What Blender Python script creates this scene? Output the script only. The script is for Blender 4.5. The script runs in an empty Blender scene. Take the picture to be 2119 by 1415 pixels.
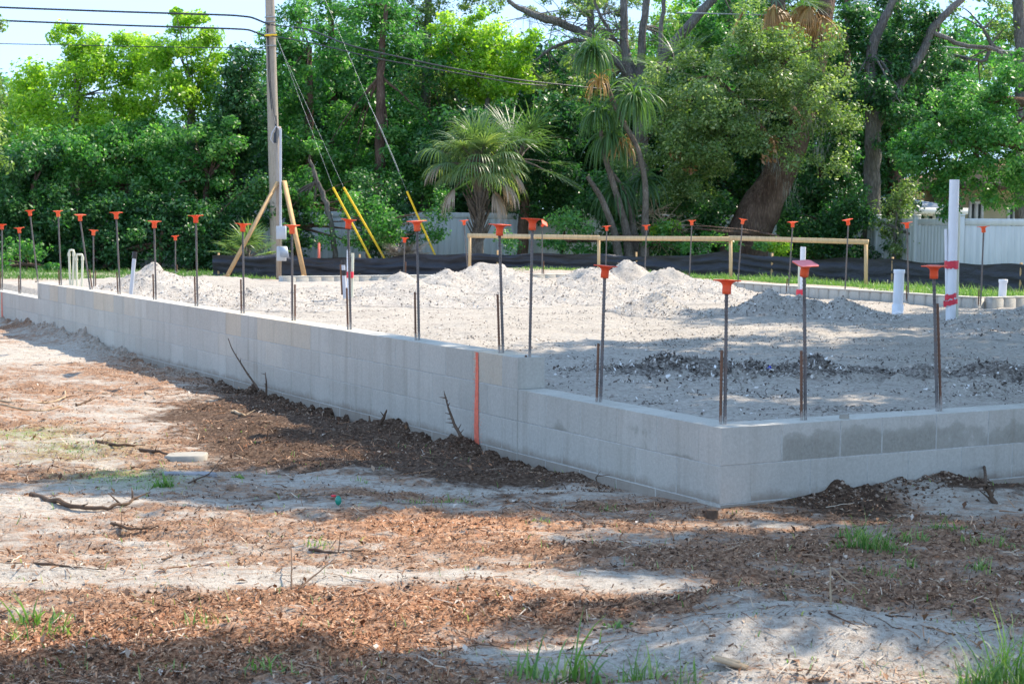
import bpy, math, random
import numpy as np
from mathutils import Vector, Matrix, Quaternion
R=math.radians
scene=bpy.context.scene
col=scene.collection
rng=np.random.default_rng(7); random.seed(7)

# ------------------------------------------------------------------ camera, sky, sun, exposure
CZ=1.53; F=3480.12; Y0=450.64; ROLL=.009
PITCH=math.atan((707.5-Y0)/F)
cd=bpy.data.cameras.new('camera'); cam=bpy.data.objects.new('camera',cd); col.objects.link(cam)
cd.sensor_width=36; cd.lens=F/2119*36; cd.clip_start=.1; cd.clip_end=2000
fwd=Vector((0,math.cos(PITCH),-math.sin(PITCH))); up0=Vector((0,math.sin(PITCH),math.cos(PITCH))); rt0=Vector((1,0,0))
# image axes (right, down) rotated by ROLL against the level ones
cr,sr=math.cos(ROLL),math.sin(ROLL)
imr=cr*rt0+sr*up0            # image right
imu=-sr*rt0+cr*up0           # image up
cam.matrix_world=Matrix(((imr.x,imu.x,-fwd.x,0),(imr.y,imu.y,-fwd.y,0),(imr.z,imu.z,-fwd.z,CZ),(0,0,0,1)))
cd.dof.use_dof=True; cd.dof.focus_distance=11.5; cd.dof.aperture_fstop=9.0
scene.camera=cam
scene.render.resolution_x=1024; scene.render.resolution_y=683
w=bpy.data.worlds.new("World"); scene.world=w; w.use_nodes=True
SUN_AZ=57.0; SUN_EL=50.0     # azimuth measured from +Y towards +X
sky=w.node_tree.nodes.new('ShaderNodeTexSky'); sky.sky_type='NISHITA'; sky.sun_disc=False
sky.sun_elevation=R(SUN_EL); sky.sun_rotation=R(SUN_AZ); sky.altitude=0; sky.air_density=.8; sky.dust_density=.0; sky.ozone_density=3.0
bg=w.node_tree.nodes['Background']; bg.inputs[1].default_value=.15
# soften the contrast between the bright horizon and the deep zenith by gamma; the multiply raises its brightness and blue
sg=w.node_tree.nodes.new('ShaderNodeGamma'); sg.inputs[1].default_value=.2
sm=w.node_tree.nodes.new('ShaderNodeVectorMath'); sm.operation='MULTIPLY'; sm.inputs[1].default_value=(1.80,2.42,3.35)
w.node_tree.links.new(sky.outputs[0],sg.inputs[0]); w.node_tree.links.new(sg.outputs[0],sm.inputs[0]); w.node_tree.links.new(sm.outputs[0],bg.inputs[0])
sd=bpy.data.lights.new('sun','SUN'); sd.energy=3.5; sd.angle=R(.53); sd.color=(1,.89,.74)
sun=bpy.data.objects.new('sun',sd); col.objects.link(sun)
tosun=Vector((math.sin(R(SUN_AZ))*math.cos(R(SUN_EL)),math.cos(R(SUN_AZ))*math.cos(R(SUN_EL)),math.sin(R(SUN_EL))))
sun.rotation_euler=tosun.to_track_quat('Z','Y').to_euler()
scene.view_settings.view_transform='Standard'; scene.view_settings.look='None'
scene.view_settings.exposure=1.33; scene.view_settings.gamma=1

# ------------------------------------------------------------------ pixel helpers
def ray(x,y):
    u,v=x-1059.5,y-707.5
    u,v=cr*u+sr*v,-sr*u+cr*v
    U=-v/F
    return np.array([u/F, math.cos(PITCH)+U*math.sin(PITCH), -math.sin(PITCH)+U*math.cos(PITCH)])
def at(x,y,Y):
    r=ray(x,y); p=r*(Y/r[1]); return np.array([p[0],p[1],p[2]+CZ])
def gp(x,y,z=0.):
    r=ray(x,y); p=r*((z-CZ)/r[2]); return np.array([p[0],p[1],z])
WB=.511646
CX,CY=1.10818,8.81296
DL=np.array([-math.sin(WB),math.cos(WB)]); DR=np.array([math.cos(WB),math.sin(WB)])
ZT=CZ-1.09595           # top of the low course (0.434)
CH=.2032
def wall(s,t,z=0.): return np.array([CX+s*DL[0]+t*DR[0],CY+s*DL[1]+t*DR[1],z])
def st(x,y):
    dx,dy=x-CX,y-CY
    return dx*DL[0]+dy*DL[1], dx*DR[0]+dy*DR[1]
def col_on_line(px,py,P,D):
    # point of line P+k*D (plan view) seen at pixel column px
    r=ray(px,py); a=r[0]/r[1]
    k=(a*P[1]-P[0])/(D[0]-a*D[1]); return np.array([P[0]+k*D[0],P[1]+k*D[1]])

# ------------------------------------------------------------------ noise
def _h(ix,iy,seed):
    n=(ix.astype(np.int64)*374761393+iy.astype(np.int64)*668265263+seed*982451653)&0xffffffff
    n=((n^(n>>13))*1274126177)&0xffffffff
    return ((n^(n>>16))&0xffffff)/float(0xffffff)
def vnoise(x,y,seed=0):
    x=np.asarray(x,float);y=np.asarray(y,float)
    ix=np.floor(x);iy=np.floor(y);fx=x-ix;fy=y-iy
    fx=fx*fx*(3-2*fx);fy=fy*fy*(3-2*fy)
    a=_h(ix,iy,seed);b=_h(ix+1,iy,seed);c=_h(ix,iy+1,seed);d=_h(ix+1,iy+1,seed)
    return (a*(1-fx)+b*fx)*(1-fy)+(c*(1-fx)+d*fx)*fy
def fbm(x,y,seed=0,o=4,g=.5):
    t=0;a=1;n=0
    for i in range(o):
        t=t+a*vnoise(x*2**i+i*17.3,y*2**i-i*9.1,seed+i);n+=a;a*=g
    return t/n*2-1
def sstep(a,b,x):
    t=np.clip((x-a)/(b-a),0,1);return t*t*(3-2*t)

# ------------------------------------------------------------------ mesh building
class MB:
    def __init__(s): s.v=[];s.f4=[];s.f3=[];s.a4=[];s.a3=[];s.n=0
    def add(s,v,f,a=None):
        v=np.asarray(v,float).reshape(-1,3);f=np.asarray(f,int)
        if len(f)==0: return s
        if a is None:a=np.zeros(len(f))
        a=np.broadcast_to(np.asarray(a,float),(len(f),))
        if f.shape[1]==4: s.f4.append(f+s.n);s.a4.append(a)
        else: s.f3.append(f+s.n);s.a3.append(a)
        s.v.append(v);s.n+=len(v);return s
    def box(s,c,d,rot=0.,a=None,mat=None):
        x,y,z=np.array(d)/2
        v=np.array([[i*x,j*y,k*z] for k in(-1,1) for j in(-1,1) for i in(-1,1)])
        if mat is not None: v=v@np.array(mat).T
        elif rot:
            c_,s_=math.cos(rot),math.sin(rot);v=v@np.array([[c_,-s_,0],[s_,c_,0],[0,0,1]]).T
        return s.add(v+np.array(c),[[0,2,3,1],[4,5,7,6],[0,1,5,4],[2,6,7,3],[0,4,6,2],[1,3,7,5]],a)
    def cbox(s,c,d,b=.01,rot=0.,a=None):
        # box with chamfered vertical edges and top edge
        x,y,z=np.array(d)/2
        def ring(ex,ey,zz): return [[-x+ex+ (b),-y+ey,zz],[x-ex-b,-y+ey,zz],[x-ex,-y+ey+b,zz],[x-ex,y-ey-b,zz],[x-ex-b,y-ey,zz],[-x+ex+b,y-ey,zz],[-x+ex,y-ey-b,zz],[-x+ex,-y+ey+b,zz]]
        v=np.array(ring(b*.6,b*.6,-z)+ring(0,0,-z+b)+ring(0,0,z-b)+ring(b*.6,b*.6,z))
        f=[]
        for k in range(3):
            for i in range(8): f.append([k*8+i,k*8+(i+1)%8,k*8+8+(i+1)%8,k*8+8+i])
        for o,fl in((0,1),(24,0)):
            q=[[o,o+1,o+2,o+3],[o,o+3,o+4,o+7],[o+4,o+5,o+6,o+7]]
            f+= [x_[::-1] for x_ in q] if fl else q
        if rot:
            c_,s_=math.cos(rot),math.sin(rot);v=v@np.array([[c_,-s_,0],[s_,c_,0],[0,0,1]]).T
        return s.add(v+np.array(c),f,a)
    def beam(s,p,q,w,h,a=None):
        p=np.array(p,float);q=np.array(q,float);d=q-p;L=np.linalg.norm(d);d/=L
        u=np.array([0,0,1.]) if abs(d[2])<.9 else np.array([0,1.,0])
        x=np.cross(u,d);x/=np.linalg.norm(x);y=np.cross(d,x)
        return s.box((p+q)/2,(w,h,L),mat=np.stack([x,y,d],1),a=a)
    def tube(s,pts,rad,sides=8,cap=True,a=None,jit=0.,seed=0):
        P=np.asarray(pts,float);n=len(P);rad=np.broadcast_to(np.asarray(rad,float),(n,))
        T=np.gradient(P,axis=0);T/=np.linalg.norm(T,axis=1)[:,None]+1e-12
        u=np.array([0,0,1.]) if abs(T[0,2])<.9 else np.array([1.,0,0])
        x=np.cross(u,T[0]);x/=np.linalg.norm(x);V=[]
        th=np.arange(sides)*2*math.pi/sides
        rs=np.random.default_rng(seed)
        for i in range(n):
            x=x-T[i]*np.dot(x,T[i]);x/=np.linalg.norm(x);y=np.cross(T[i],x)
            r=rad[i]*(1+jit*rs.uniform(-1,1,sides))
            V.append(P[i]+(np.cos(th)*r)[:,None]*x+(np.sin(th)*r)[:,None]*y)
        V=np.concatenate(V);f=[]
        for i in range(n-1):
            for j in range(sides):
                k=(j+1)%sides;f.append([i*sides+j,i*sides+k,(i+1)*sides+k,(i+1)*sides+j])
        s.add(V,f,a)
        if cap:
            s.add(np.vstack([V[:sides],P[:1]]),[[(j+1)%sides,j,sides] for j in range(sides)],a)
            s.add(np.vstack([V[-sides:],P[-1:]]),[[j,(j+1)%sides,sides] for j in range(sides)],a)
        return s
    def lathe(s,prof,sides=20,c=(0,0,0),a=None):
        th=np.arange(sides)*2*math.pi/sides;V=[]
        for r,z in prof: V.append(np.stack([np.cos(th)*r,np.sin(th)*r,np.full(sides,z)],1))
        V=np.concatenate(V)+np.array(c);f=[]
        for i in range(len(prof)-1):
            for j in range(sides):
                k=(j+1)%sides;f.append([i*sides+j,i*sides+k,(i+1)*sides+k,(i+1)*sides+j])
        return s.add(V,f,a)
    def build(s,name,mat,parent=None,smooth=False,loc=None):
        me=bpy.data.meshes.new(name)
        V=np.concatenate(s.v) if s.v else np.zeros((0,3))
        f4=np.concatenate(s.f4) if s.f4 else np.zeros((0,4),int); f3=np.concatenate(s.f3) if s.f3 else np.zeros((0,3),int)
        at_=np.concatenate(s.a4+s.a3) if (s.a4 or s.a3) else np.zeros(0)
        if loc is not None: V=V-np.array(loc)
        me.vertices.add(len(V));me.vertices.foreach_set('co',V.astype(np.float32).ravel())
        nl=f4.size+f3.size;me.loops.add(nl)
        me.loops.foreach_set('vertex_index',np.concatenate([f4.ravel(),f3.ravel()]).astype(np.int32))
        me.polygons.add(len(f4)+len(f3))
        ls=np.concatenate([np.arange(len(f4))*4,f4.size+np.arange(len(f3))*3]).astype(np.int32)
        me.polygons.foreach_set('loop_start',ls)
        if smooth: me.polygons.foreach_set('use_smooth',np.ones(len(ls),bool))
        at=me.attributes.new('rnd','FLOAT','FACE');at.data.foreach_set('value',at_.astype(np.float32))
        me.update(calc_edges=True);me.validate()
        me.materials.append(mat)
        o=bpy.data.objects.new(name,me);col.objects.link(o)
        if loc is not None:o.location=loc
        if parent is not None:o.parent=parent
        return o
def tag(o,label=None,cat=None,group=None,kind=None):
    if label:o['label']=label
    if cat:o['category']=cat
    if group:o['group']=group
    if kind:o['kind']=kind
    return o
def thing(name,label,cat,loc=(0,0,0),group=None):
    o=bpy.data.objects.new(name,None);col.objects.link(o);o.location=loc;o.empty_display_size=.1
    return tag(o,label,cat,group)
def grid_mesh(name,X,Y,Z,mat,attrs=None,smooth=True,mask=None,parent=None,loc=(0,0,0)):
    n,m=X.shape
    me=bpy.data.meshes.new(name);V=np.stack([X,Y,Z],-1).reshape(-1,3)
    i=np.arange(n*m).reshape(n,m)
    f=np.stack([i[:-1,:-1],i[:-1,1:],i[1:,1:],i[1:,:-1]],-1).reshape(-1,4)
    if mask is not None:f=f[mask.reshape(-1)]
    me.vertices.add(len(V));me.vertices.foreach_set('co',V.astype(np.float32).ravel())
    me.loops.add(f.size);me.loops.foreach_set('vertex_index',f.astype(np.int32).ravel())
    me.polygons.add(len(f));me.polygons.foreach_set('loop_start',(np.arange(len(f))*4).astype(np.int32))
    me.polygons.foreach_set('use_smooth',np.full(len(f),smooth))
    for k,a in (attrs or {}).items():
        at=me.attributes.new(k,'FLOAT','POINT');at.data.foreach_set('value',np.asarray(a).astype(np.float32).ravel())
    me.update(calc_edges=True);me.materials.append(mat)
    o=bpy.data.objects.new(name,me);col.objects.link(o);o.location=loc
    if parent is not None:o.parent=parent
    return o

# ------------------------------------------------------------------ materials
class NT:
    def __init__(s,name):
        s.m=bpy.data.materials.new(name);s.m.use_nodes=True;s.t=s.m.node_tree
        s.b=s.t.nodes['Principled BSDF'];s.out=s.t.nodes['Material Output'];s.co=s.t.nodes.new('ShaderNodeTexCoord')
    def n(s,k,**p):
        x=s.t.nodes.new(k)
        for a,v in p.items():setattr(x,a,v)
        return x
    def l(s,a,b): s.t.links.new(a,b)
    def noise(s,scale,detail=4,rough=.55,vec=None,sc=(1,1,1),coord='Object'):
        mp=s.n('ShaderNodeMapping');mp.inputs['Scale'].default_value=sc;s.l(vec or s.co.outputs[coord],mp.inputs[0])
        x=s.n('ShaderNodeTexNoise');x.inputs['Scale'].default_value=scale;x.inputs['Detail'].default_value=detail;x.inputs['Roughness'].default_value=rough
        s.l(mp.outputs[0],x.inputs[0]);return x.outputs[0]
    def ramp(s,fac,stops):
        r=s.n('ShaderNodeValToRGB');e=r.color_ramp.elements
        while len(e)<len(stops):e.new(.5)
        for q,(p,c) in zip(e,stops):
            q.position=p;q.color=(*c,1) if len(c)==3 else c
        s.l(fac,r.inputs[0]);return r.outputs[0]
    def mix(s,f,a,b,mode='MIX'):
        x=s.n('ShaderNodeMix',data_type='RGBA',blend_type=mode)
        for i,q in((0,f),(6,a),(7,b)):
            if isinstance(q,(int,float)):x.inputs[i].default_value=q
            elif isinstance(q,tuple):x.inputs[i].default_value=(*q,1)
            else:s.l(q,x.inputs[i])
        return x.outputs[2]
    def math(s,op,a,b=None,c=None):
        x=s.n('ShaderNodeMath',operation=op)
        for i,q in enumerate((a,b,c)):
            if q is None:continue
            if isinstance(q,(int,float)):x.inputs[i].default_value=q
            else:s.l(q,x.inputs[i])
        return x.outputs[0]
    def attr(s,name):
        x=s.n('ShaderNodeAttribute');x.attribute_name=name;return x.outputs['Fac']
    def bump(s,h,st=.3,d=.01):
        x=s.n('ShaderNodeBump');x.inputs['Strength'].default_value=st;x.inputs['Distance'].default_value=d;s.l(h,x.inputs['Height']);s.l(x.outputs[0],s.b.inputs['Normal'])
    def col(s,c,rough=.8,spec=.3,metal=0.):
        if isinstance(c,tuple):s.b.inputs['Base Color'].default_value=(*c,1)
        else:s.l(c,s.b.inputs['Base Color'])
        s.b.inputs['Roughness'].default_value=rough;s.b.inputs['Specular IOR Level'].default_value=spec;s.b.inputs['Metallic'].default_value=metal
        return s
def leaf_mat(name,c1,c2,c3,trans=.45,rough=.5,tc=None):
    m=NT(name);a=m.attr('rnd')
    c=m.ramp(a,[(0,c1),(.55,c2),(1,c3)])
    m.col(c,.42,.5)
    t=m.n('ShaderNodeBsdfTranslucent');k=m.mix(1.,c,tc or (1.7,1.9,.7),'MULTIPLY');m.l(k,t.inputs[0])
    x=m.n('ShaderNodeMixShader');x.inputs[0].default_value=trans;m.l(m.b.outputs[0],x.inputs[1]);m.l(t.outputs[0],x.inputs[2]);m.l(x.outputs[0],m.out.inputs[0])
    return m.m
def simple(name,c,rough=.6,spec=.3,var=.15,scale=8,bump=.0,metal=0.,bd=.004,bscale=None,sc=(1,1,1)):
    m=NT(name);n=m.noise(scale,5,.6,sc=sc)
    d=tuple(max(0,x*(1-var)) for x in c);l_=tuple(min(1,x*(1+var)) for x in c)
    m.col(m.ramp(n,[(.3,d),(.7,l_)]),rough,spec,metal)
    if bump: m.bump(m.noise(bscale or scale*6,4,.6,sc=sc),bump,bd)
    return m.m

def mat_ground():
    m=NT('ground_soil')
    mu=m.attr('mulch');dk=m.attr('dark');gr=m.attr('green');pk=m.attr('ruddy')
    geo=m.co.outputs['Object']
    n1=m.noise(3.,6,.65,sc=(.7,1.3,1));n2=m.noise(45,5,.7);n3=m.noise(220,3,.7);n4=m.noise(11,5,.7,sc=(.7,1.4,1))
    sand=m.ramp(n1,[(.25,(.36,.31,.255)),(.5,(.50,.445,.375)),(.75,(.60,.555,.48))])
    sand=m.mix(.55,sand,m.ramp(n2,[(.32,(.20,.16,.125)),(.46,(.46,.40,.33)),(.62,(.58,.53,.455)),(.8,(.68,.63,.56))]))
    sp=m.ramp(n3,[(.30,(.40,.34,.29)),(.46,(1,1,1))])
    sand=m.mix(.85,sand,m.mix(1.,sand,sp,'MULTIPLY'))
    nd=m.noise(16,6,.8,sc=(.6,1.3,1));sand=m.mix(m.ramp(nd,[(.50,(0,0,0)),(.66,(.75,.75,.75))]),sand,(.24,.165,.115))
    mul=m.ramp(n2,[(.25,(.05,.03,.02)),(.47,(.23,.135,.085)),(.62,(.42,.265,.17)),(.8,(.60,.45,.33))])
    mulp=m.ramp(n2,[(.25,(.07,.038,.024)),(.44,(.34,.165,.085)),(.6,(.55,.30,.17)),(.8,(.66,.46,.31))])
    mul=m.mix(pk,mul,mulp)
    k=m.math('ADD',mu,m.math('MULTIPLY',m.math('SUBTRACT',n4,.5),1.7))
    k=m.math('ADD',k,m.math('MULTIPLY',m.math('SUBTRACT',n2,.5),1.5))
    k=m.ramp(k,[(.26,(0,0,0)),(.45,(.45,.45,.45)),(.72,(1,1,1))])
    c=m.mix(k,sand,mul)
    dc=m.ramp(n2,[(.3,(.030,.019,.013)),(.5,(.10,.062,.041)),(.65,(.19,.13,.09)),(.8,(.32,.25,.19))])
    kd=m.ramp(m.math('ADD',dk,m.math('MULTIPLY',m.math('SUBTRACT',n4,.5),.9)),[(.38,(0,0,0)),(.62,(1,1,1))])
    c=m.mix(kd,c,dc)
    gk=m.math('MULTIPLY',gr,m.ramp(n2,[(.42,(0,0,0)),(.62,(1,1,1))]))
    c=m.mix(gk,c,(.20,.30,.09))
    m.col(c,.95,.12)
    h=m.math('ADD',m.math('MULTIPLY',n2,.6),m.math('MULTIPLY',n3,.35))
    m.bump(h,.9,.022)
    return m.m
def mat_fill():
    m=NT('fill_sand');dk=m.attr('dark')
    n1=m.noise(1.1,6,.65);n2=m.noise(38,5,.75);n3=m.noise(160,3,.7);n4=m.noise(7,5,.7)
    c=m.ramp(n1,[(.3,(.33,.29,.24)),(.5,(.44,.39,.33)),(.7,(.54,.49,.42))])
    g=m.ramp(n2,[(.34,(.11,.095,.08)),(.46,(.39,.345,.29)),(.7,(.60,.55,.475))])
    c=m.mix(.6,c,g)
    nd=m.noise(14,6,.8,sc=(.5,1.2,1));c=m.mix(m.ramp(nd,[(.52,(0,0,0)),(.66,(.7,.7,.7))]),c,(.25,.21,.18))
    c=m.mix(m.ramp(m.math('ADD',dk,m.math('MULTIPLY',m.math('SUBTRACT',n4,.5),1.0)),[(.4,(0,0,0)),(.65,(1,1,1))]),c,m.ramp(n2,[(.34,(.08,.068,.06)),(.5,(.23,.20,.17)),(.62,(.42,.375,.325)),(.74,(.64,.59,.52))]))
    m.col(c,.95,.12);m.bump(m.math('ADD',n2,m.math('MULTIPLY',n3,.4)),.8,.02)
    return m.m
def mat_gravel():
    m=NT('shell_gravel')
    n2=m.noise(30,5,.8);n3=m.noise(90,3,.7);n1=m.noise(2.5,4,.6)
    v=m.n('ShaderNodeTexVoronoi');v.inputs['Scale'].default_value=55;m.l(m.co.outputs['Object'],v.inputs[0])
    c=m.ramp(n2,[(.28,(.20,.17,.145)),(.40,(.50,.44,.375)),(.55,(.66,.60,.52)),(.75,(.82,.77,.70))])
    c=m.mix(.35,c,m.ramp(v.outputs['Color'],[(0,(.22,.19,.165)),(.6,(.55,.5,.43)),(1,(.85,.82,.77))]))
    c=m.mix(.35,c,m.ramp(n1,[(.3,(.38,.32,.27)),(.7,(.64,.58,.50))]))
    m.col(c,.95,.12);m.bump(m.math('ADD',n2,m.math('MULTIPLY',n3,.6)),1.,.03)
    return m.m
def mat_block():
    m=NT('concrete_block');r=m.attr('rnd')
    n=m.noise(2.2,5,.6);n2=m.noise(60,4,.7);n3=m.noise(350,2,.6);n5=m.noise(5,5,.65)
    base=m.ramp(r,[(0,(.46,.42,.345)),(.35,(.54,.495,.415)),(.62,(.59,.545,.46)),(.75,(.63,.585,.495)),(.8,(.66,.51,.34)),(1,(.70,.52,.31))])
    nb=m.noise(1.1,6,.7);c=m.mix(.38,base,m.ramp(n,[(.3,(.43,.395,.325)),(.5,(.57,.53,.445)),(.7,(.66,.625,.54))]));c=m.mix(m.ramp(nb,[(.48,(0,0,0)),(.66,(.5,.5,.5))]),c,(.36,.325,.26))
    c=m.mix(.35,c,m.ramp(n2,[(.3,(.36,.345,.31)),(.7,(.66,.64,.59))]))
    pits=m.ramp(n3,[(.28,(.45,.45,.45)),(.36,(1,1,1))]);c=m.mix(.7,c,m.mix(1.,c,pits,'MULTIPLY'))
    # damp and rust stains with their own shapes
    w=m.attr('wet')
    k=m.ramp(m.math('ADD',w,m.math('ADD',m.math('MULTIPLY',m.math('SUBTRACT',n5,.5),1.1),m.math('MULTIPLY',m.math('SUBTRACT',n2,.5),.35))),[(.44,(0,0,0)),(.52,(.6,.6,.6)),(.70,(1,1,1))])
    c=m.mix(m.math('MULTIPLY',k,.66),c,m.ramp(n2,[(.3,(.19,.18,.145)),(.7,(.31,.285,.225))]))
    streak=m.ramp(m.noise(1.,5,.7,sc=(9,9,.5)),[(.52,(0,0,0)),(.74,(1,1,1))])
    c=m.mix(m.math('MULTIPLY',streak,.42),c,(.29,.25,.185))
    g=m.attr('soil')
    k2=m.ramp(m.math('ADD',g,m.math('MULTIPLY',m.math('SUBTRACT',n5,.5),.8)),[(.42,(0,0,0)),(.7,(1,1,1))])
    c=m.mix(m.math('MULTIPLY',k2,.6),c,(.24,.175,.125))
    m.col(c,.9,.2);m.bump(m.math('ADD',n2,n3),.6,.006)
    return m.m
M={}
M['ground']=mat_ground();M['fill']=mat_fill();M['gravel']=mat_gravel();M['block']=mat_block()
M['mortar']=simple('mortar',(.47,.45,.41),.95,.1,.2,30,.3)
def mat_rod(name,rust):
    m=NT(name);n=m.noise(28,5,.7,sc=(1,1,.3))
    g=(.16,.15,.145);b=(.17,.085,.05)
    c=m.ramp(n,[(.25,(.055,.045,.04)),(.5,b if rust else g),(.66,(.22,.12,.07) if rust else (.20,.12,.075)),(.8,(.34,.19,.11) if rust else (.30,.26,.22))]);sx=m.n('ShaderNodeSeparateXYZ');m.l(m.co.outputs['Object'],sx.inputs[0]);k=m.ramp(m.math('ADD',m.math('MULTIPLY',sx.outputs[2],-3.),m.math('MULTIPLY',n,.9)),[(.22,(0,0,0)),(.34,(.9,.9,.9))]);m.col(m.mix(k,c,(.42,.39,.35)),.65,.35,.25 if not rust else .05);return m.m
M['steel']=mat_rod('rebar_steel',False);M['rust']=mat_rod('rusty_steel',True)
def mat_cap():
    m=NT('orange_plastic');oi=m.n('ShaderNodeObjectInfo');c=m.mix(oi.outputs['Random'],(.92,.10,.025),(.98,.18,.06));c=m.mix(m.ramp(m.noise(30,5,.7),[(.5,(0,0,0)),(.72,(.45,.45,.45))]),c,(.62,.30,.20));m.col(c,.5,.4)
    t=m.n('ShaderNodeBsdfTranslucent');t.inputs[0].default_value=(.95,.12,.03,1)
    x=m.n('ShaderNodeMixShader');x.inputs[0].default_value=.22;m.l(m.b.outputs[0],x.inputs[1]);m.l(t.outputs[0],x.inputs[2]);m.l(x.outputs[0],m.out.inputs[0]);return m.m
M['cap']=mat_cap()
M['cap_faded']=simple('faded_pink_plastic',(.82,.19,.19),.5,.4,.08,20)
M['pvc']=simple('white_pvc',(.78,.78,.80),.35,.5,.05,6)
M['cream_pvc']=simple('cream_pvc',(.70,.68,.52),.4,.5,.06,6)
M['grey_pvc']=simple('grey_pvc',(.50,.53,.58),.4,.5,.06,6)
M['redtape']=simple('red_tape',(.72,.03,.06),.35,.5,.15,25)
M['blacktape']=simple('black_tape',(.02,.02,.022),.4,.5,.2,25)
M['orangepaint']=simple('orange_marking_paint',(.95,.20,.12),.7,.3,.2,30)
M['pine']=simple('pine_lumber',(.62,.45,.25),.75,.2,.18,5,.2,sc=(6,6,1))
M['brace']=simple('brace_lumber',(.52,.33,.16),.75,.2,.18,5,.2,sc=(6,6,1))
def mat_pole():
    m=NT('weathered_pole_wood');n=m.noise(9,6,.7,sc=(6,6,.35));n2=m.noise(40,4,.7,sc=(6,6,.2))
    m.col(m.mix(.5,m.ramp(n,[(.3,(.24,.19,.14)),(.55,(.42,.345,.265)),(.75,(.55,.475,.38))]),m.ramp(n2,[(.35,(.24,.20,.16)),(.6,(.55,.48,.41))])),.9,.15);m.bump(n2,.5,.01);return m.m
M['pole']=mat_pole()
def mat_bark(name,a,b,c,s=1.):
    m=NT(name);n=m.noise(7*s,6,.75,sc=(2.5,2.5,.6));n2=m.noise(2*s,4,.6)
    v=m.n('ShaderNodeTexVoronoi');v.inputs['Scale'].default_value=16*s;mp=m.n('ShaderNodeMapping');mp.inputs['Scale'].default_value=(2,2,.45);m.l(m.co.outputs['Object'],mp.inputs[0]);m.l(mp.outputs[0],v.inputs[0])
    k=m.mix(.45,m.ramp(n,[(.3,a),(.55,b),(.75,c)]),m.ramp(n2,[(.35,a),(.65,c)]))
    k=m.mix(.6,k,m.mix(1.,k,m.ramp(v.outputs['Distance'],[(.05,(1.1,1.1,1.1)),(.55,(.35,.35,.35))]),'MULTIPLY'))
    m.col(k,.95,.1);m.bump(m.math('SUBTRACT',n,m.math('MULTIPLY',v.outputs['Distance'],.7)),.9,.05);return m.m
M['bark_dark']=mat_bark('dark_oak_bark',(.08,.05,.038),(.21,.135,.10),(.40,.28,.21))
M['bark_grey']=mat_bark('grey_bark',(.12,.11,.10),(.26,.235,.21),(.42,.39,.35))
M['bark_palm']=mat_bark('palm_bark',(.14,.115,.09),(.30,.25,.20),(.46,.40,.33),2)
M['twig']=simple('dead_twig',(.12,.08,.055),.9,.1,.35,20)
M['pale_twig']=simple('bleached_stick',(.42,.31,.20),.9,.1,.3,20)
M['leaf_bright']=leaf_mat('bright_yellow_green_leaves',(.08,.19,.02),(.26,.43,.045),(.56,.64,.12),.5)
M['leaf_mid']=leaf_mat('mid_green_leaves',(.028,.11,.026),(.085,.235,.055),(.30,.46,.14),.44,tc=(1.3,1.8,.8))
M['leaf_dark']=leaf_mat('dark_green_leaves',(.016,.06,.02),(.042,.135,.04),(.16,.31,.09),.36,tc=(1.2,1.7,.8))
M['leaf_oak']=leaf_mat('olive_oak_leaves',(.06,.12,.035),(.17,.26,.09),(.44,.50,.26),.4)
M['leaf_fern']=leaf_mat('dry_brown_leaves',(.18,.09,.04),(.34,.17,.07),(.5,.30,.13),.3,tc=(1.2,1.,.7))
M['palm']=leaf_mat('palm_fronds',(.06,.12,.05),(.12,.20,.08),(.30,.36,.14),.34)
M['palm_dead']=leaf_mat('dead_palm_fronds',(.23,.17,.125),(.36,.28,.21),(.50,.41,.32),.25,tc=(1.1,1,.85))
M['palm_rust']=leaf_mat('orange_dead_fronds',(.25,.13,.045),(.42,.24,.08),(.58,.38,.15),.3,tc=(1.1,1,.7))
M['strap']=leaf_mat('strap_leaves',(.045,.11,.04),(.09,.18,.06),(.20,.32,.10),.35)
M['grass']=leaf_mat('grass_blades',(.06,.15,.035),(.14,.27,.06),(.38,.42,.18),.35)
M['grass_far']=leaf_mat('verge_grass',(.05,.13,.025),(.12,.24,.045),(.30,.38,.12),.35)
M['moss']=leaf_mat('spanish_moss',(.12,.13,.10),(.19,.20,.155),(.27,.28,.22),.2,tc=(1,1,1))
def mat_attr(name,stops,rough=.9,trans=0):
    m=NT(name);c=m.ramp(m.attr('rnd'),stops);m.col(c,rough,.15);return m.m
M['chips']=mat_attr('bark_chips',[(0,(.035,.02,.014)),(.3,(.11,.06,.036)),(.5,(.22,.12,.07)),(.68,(.36,.19,.10)),(.85,(.50,.34,.22)),(1,(.72,.60,.46))])
M['rchips']=mat_attr('orange_bark_chips',[(0,(.06,.026,.014)),(.25,(.24,.10,.05)),(.6,(.46,.22,.115)),(.85,(.60,.37,.22)),(1,(.68,.53,.39))])
M['bits']=mat_attr('shell_bits',[(0,(.05,.042,.038)),(.35,(.16,.135,.115)),(.6,(.42,.37,.32)),(.85,(.66,.60,.53)),(1,(.88,.86,.82))])
M['dryleaf']=mat_attr('dry_leaves',[(0,(.10,.05,.03)),(.4,(.28,.15,.08)),(.7,(.45,.32,.22)),(1,(.62,.53,.44))],.7)
M['clod']=mat_attr('soil_clods',[(0,(.04,.024,.016)),(.4,(.14,.085,.055)),(.75,(.30,.215,.155)),(1,(.46,.37,.29))])
def mat_vinyl():
    m=NT('white_vinyl');n=m.noise(3,4,.6,sc=(4,4,.4));m.col(m.ramp(n,[(.3,(.50,.515,.50)),(.7,(.62,.63,.61))]),.5,.35);return m.m
M['vinyl']=mat_vinyl()
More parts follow.
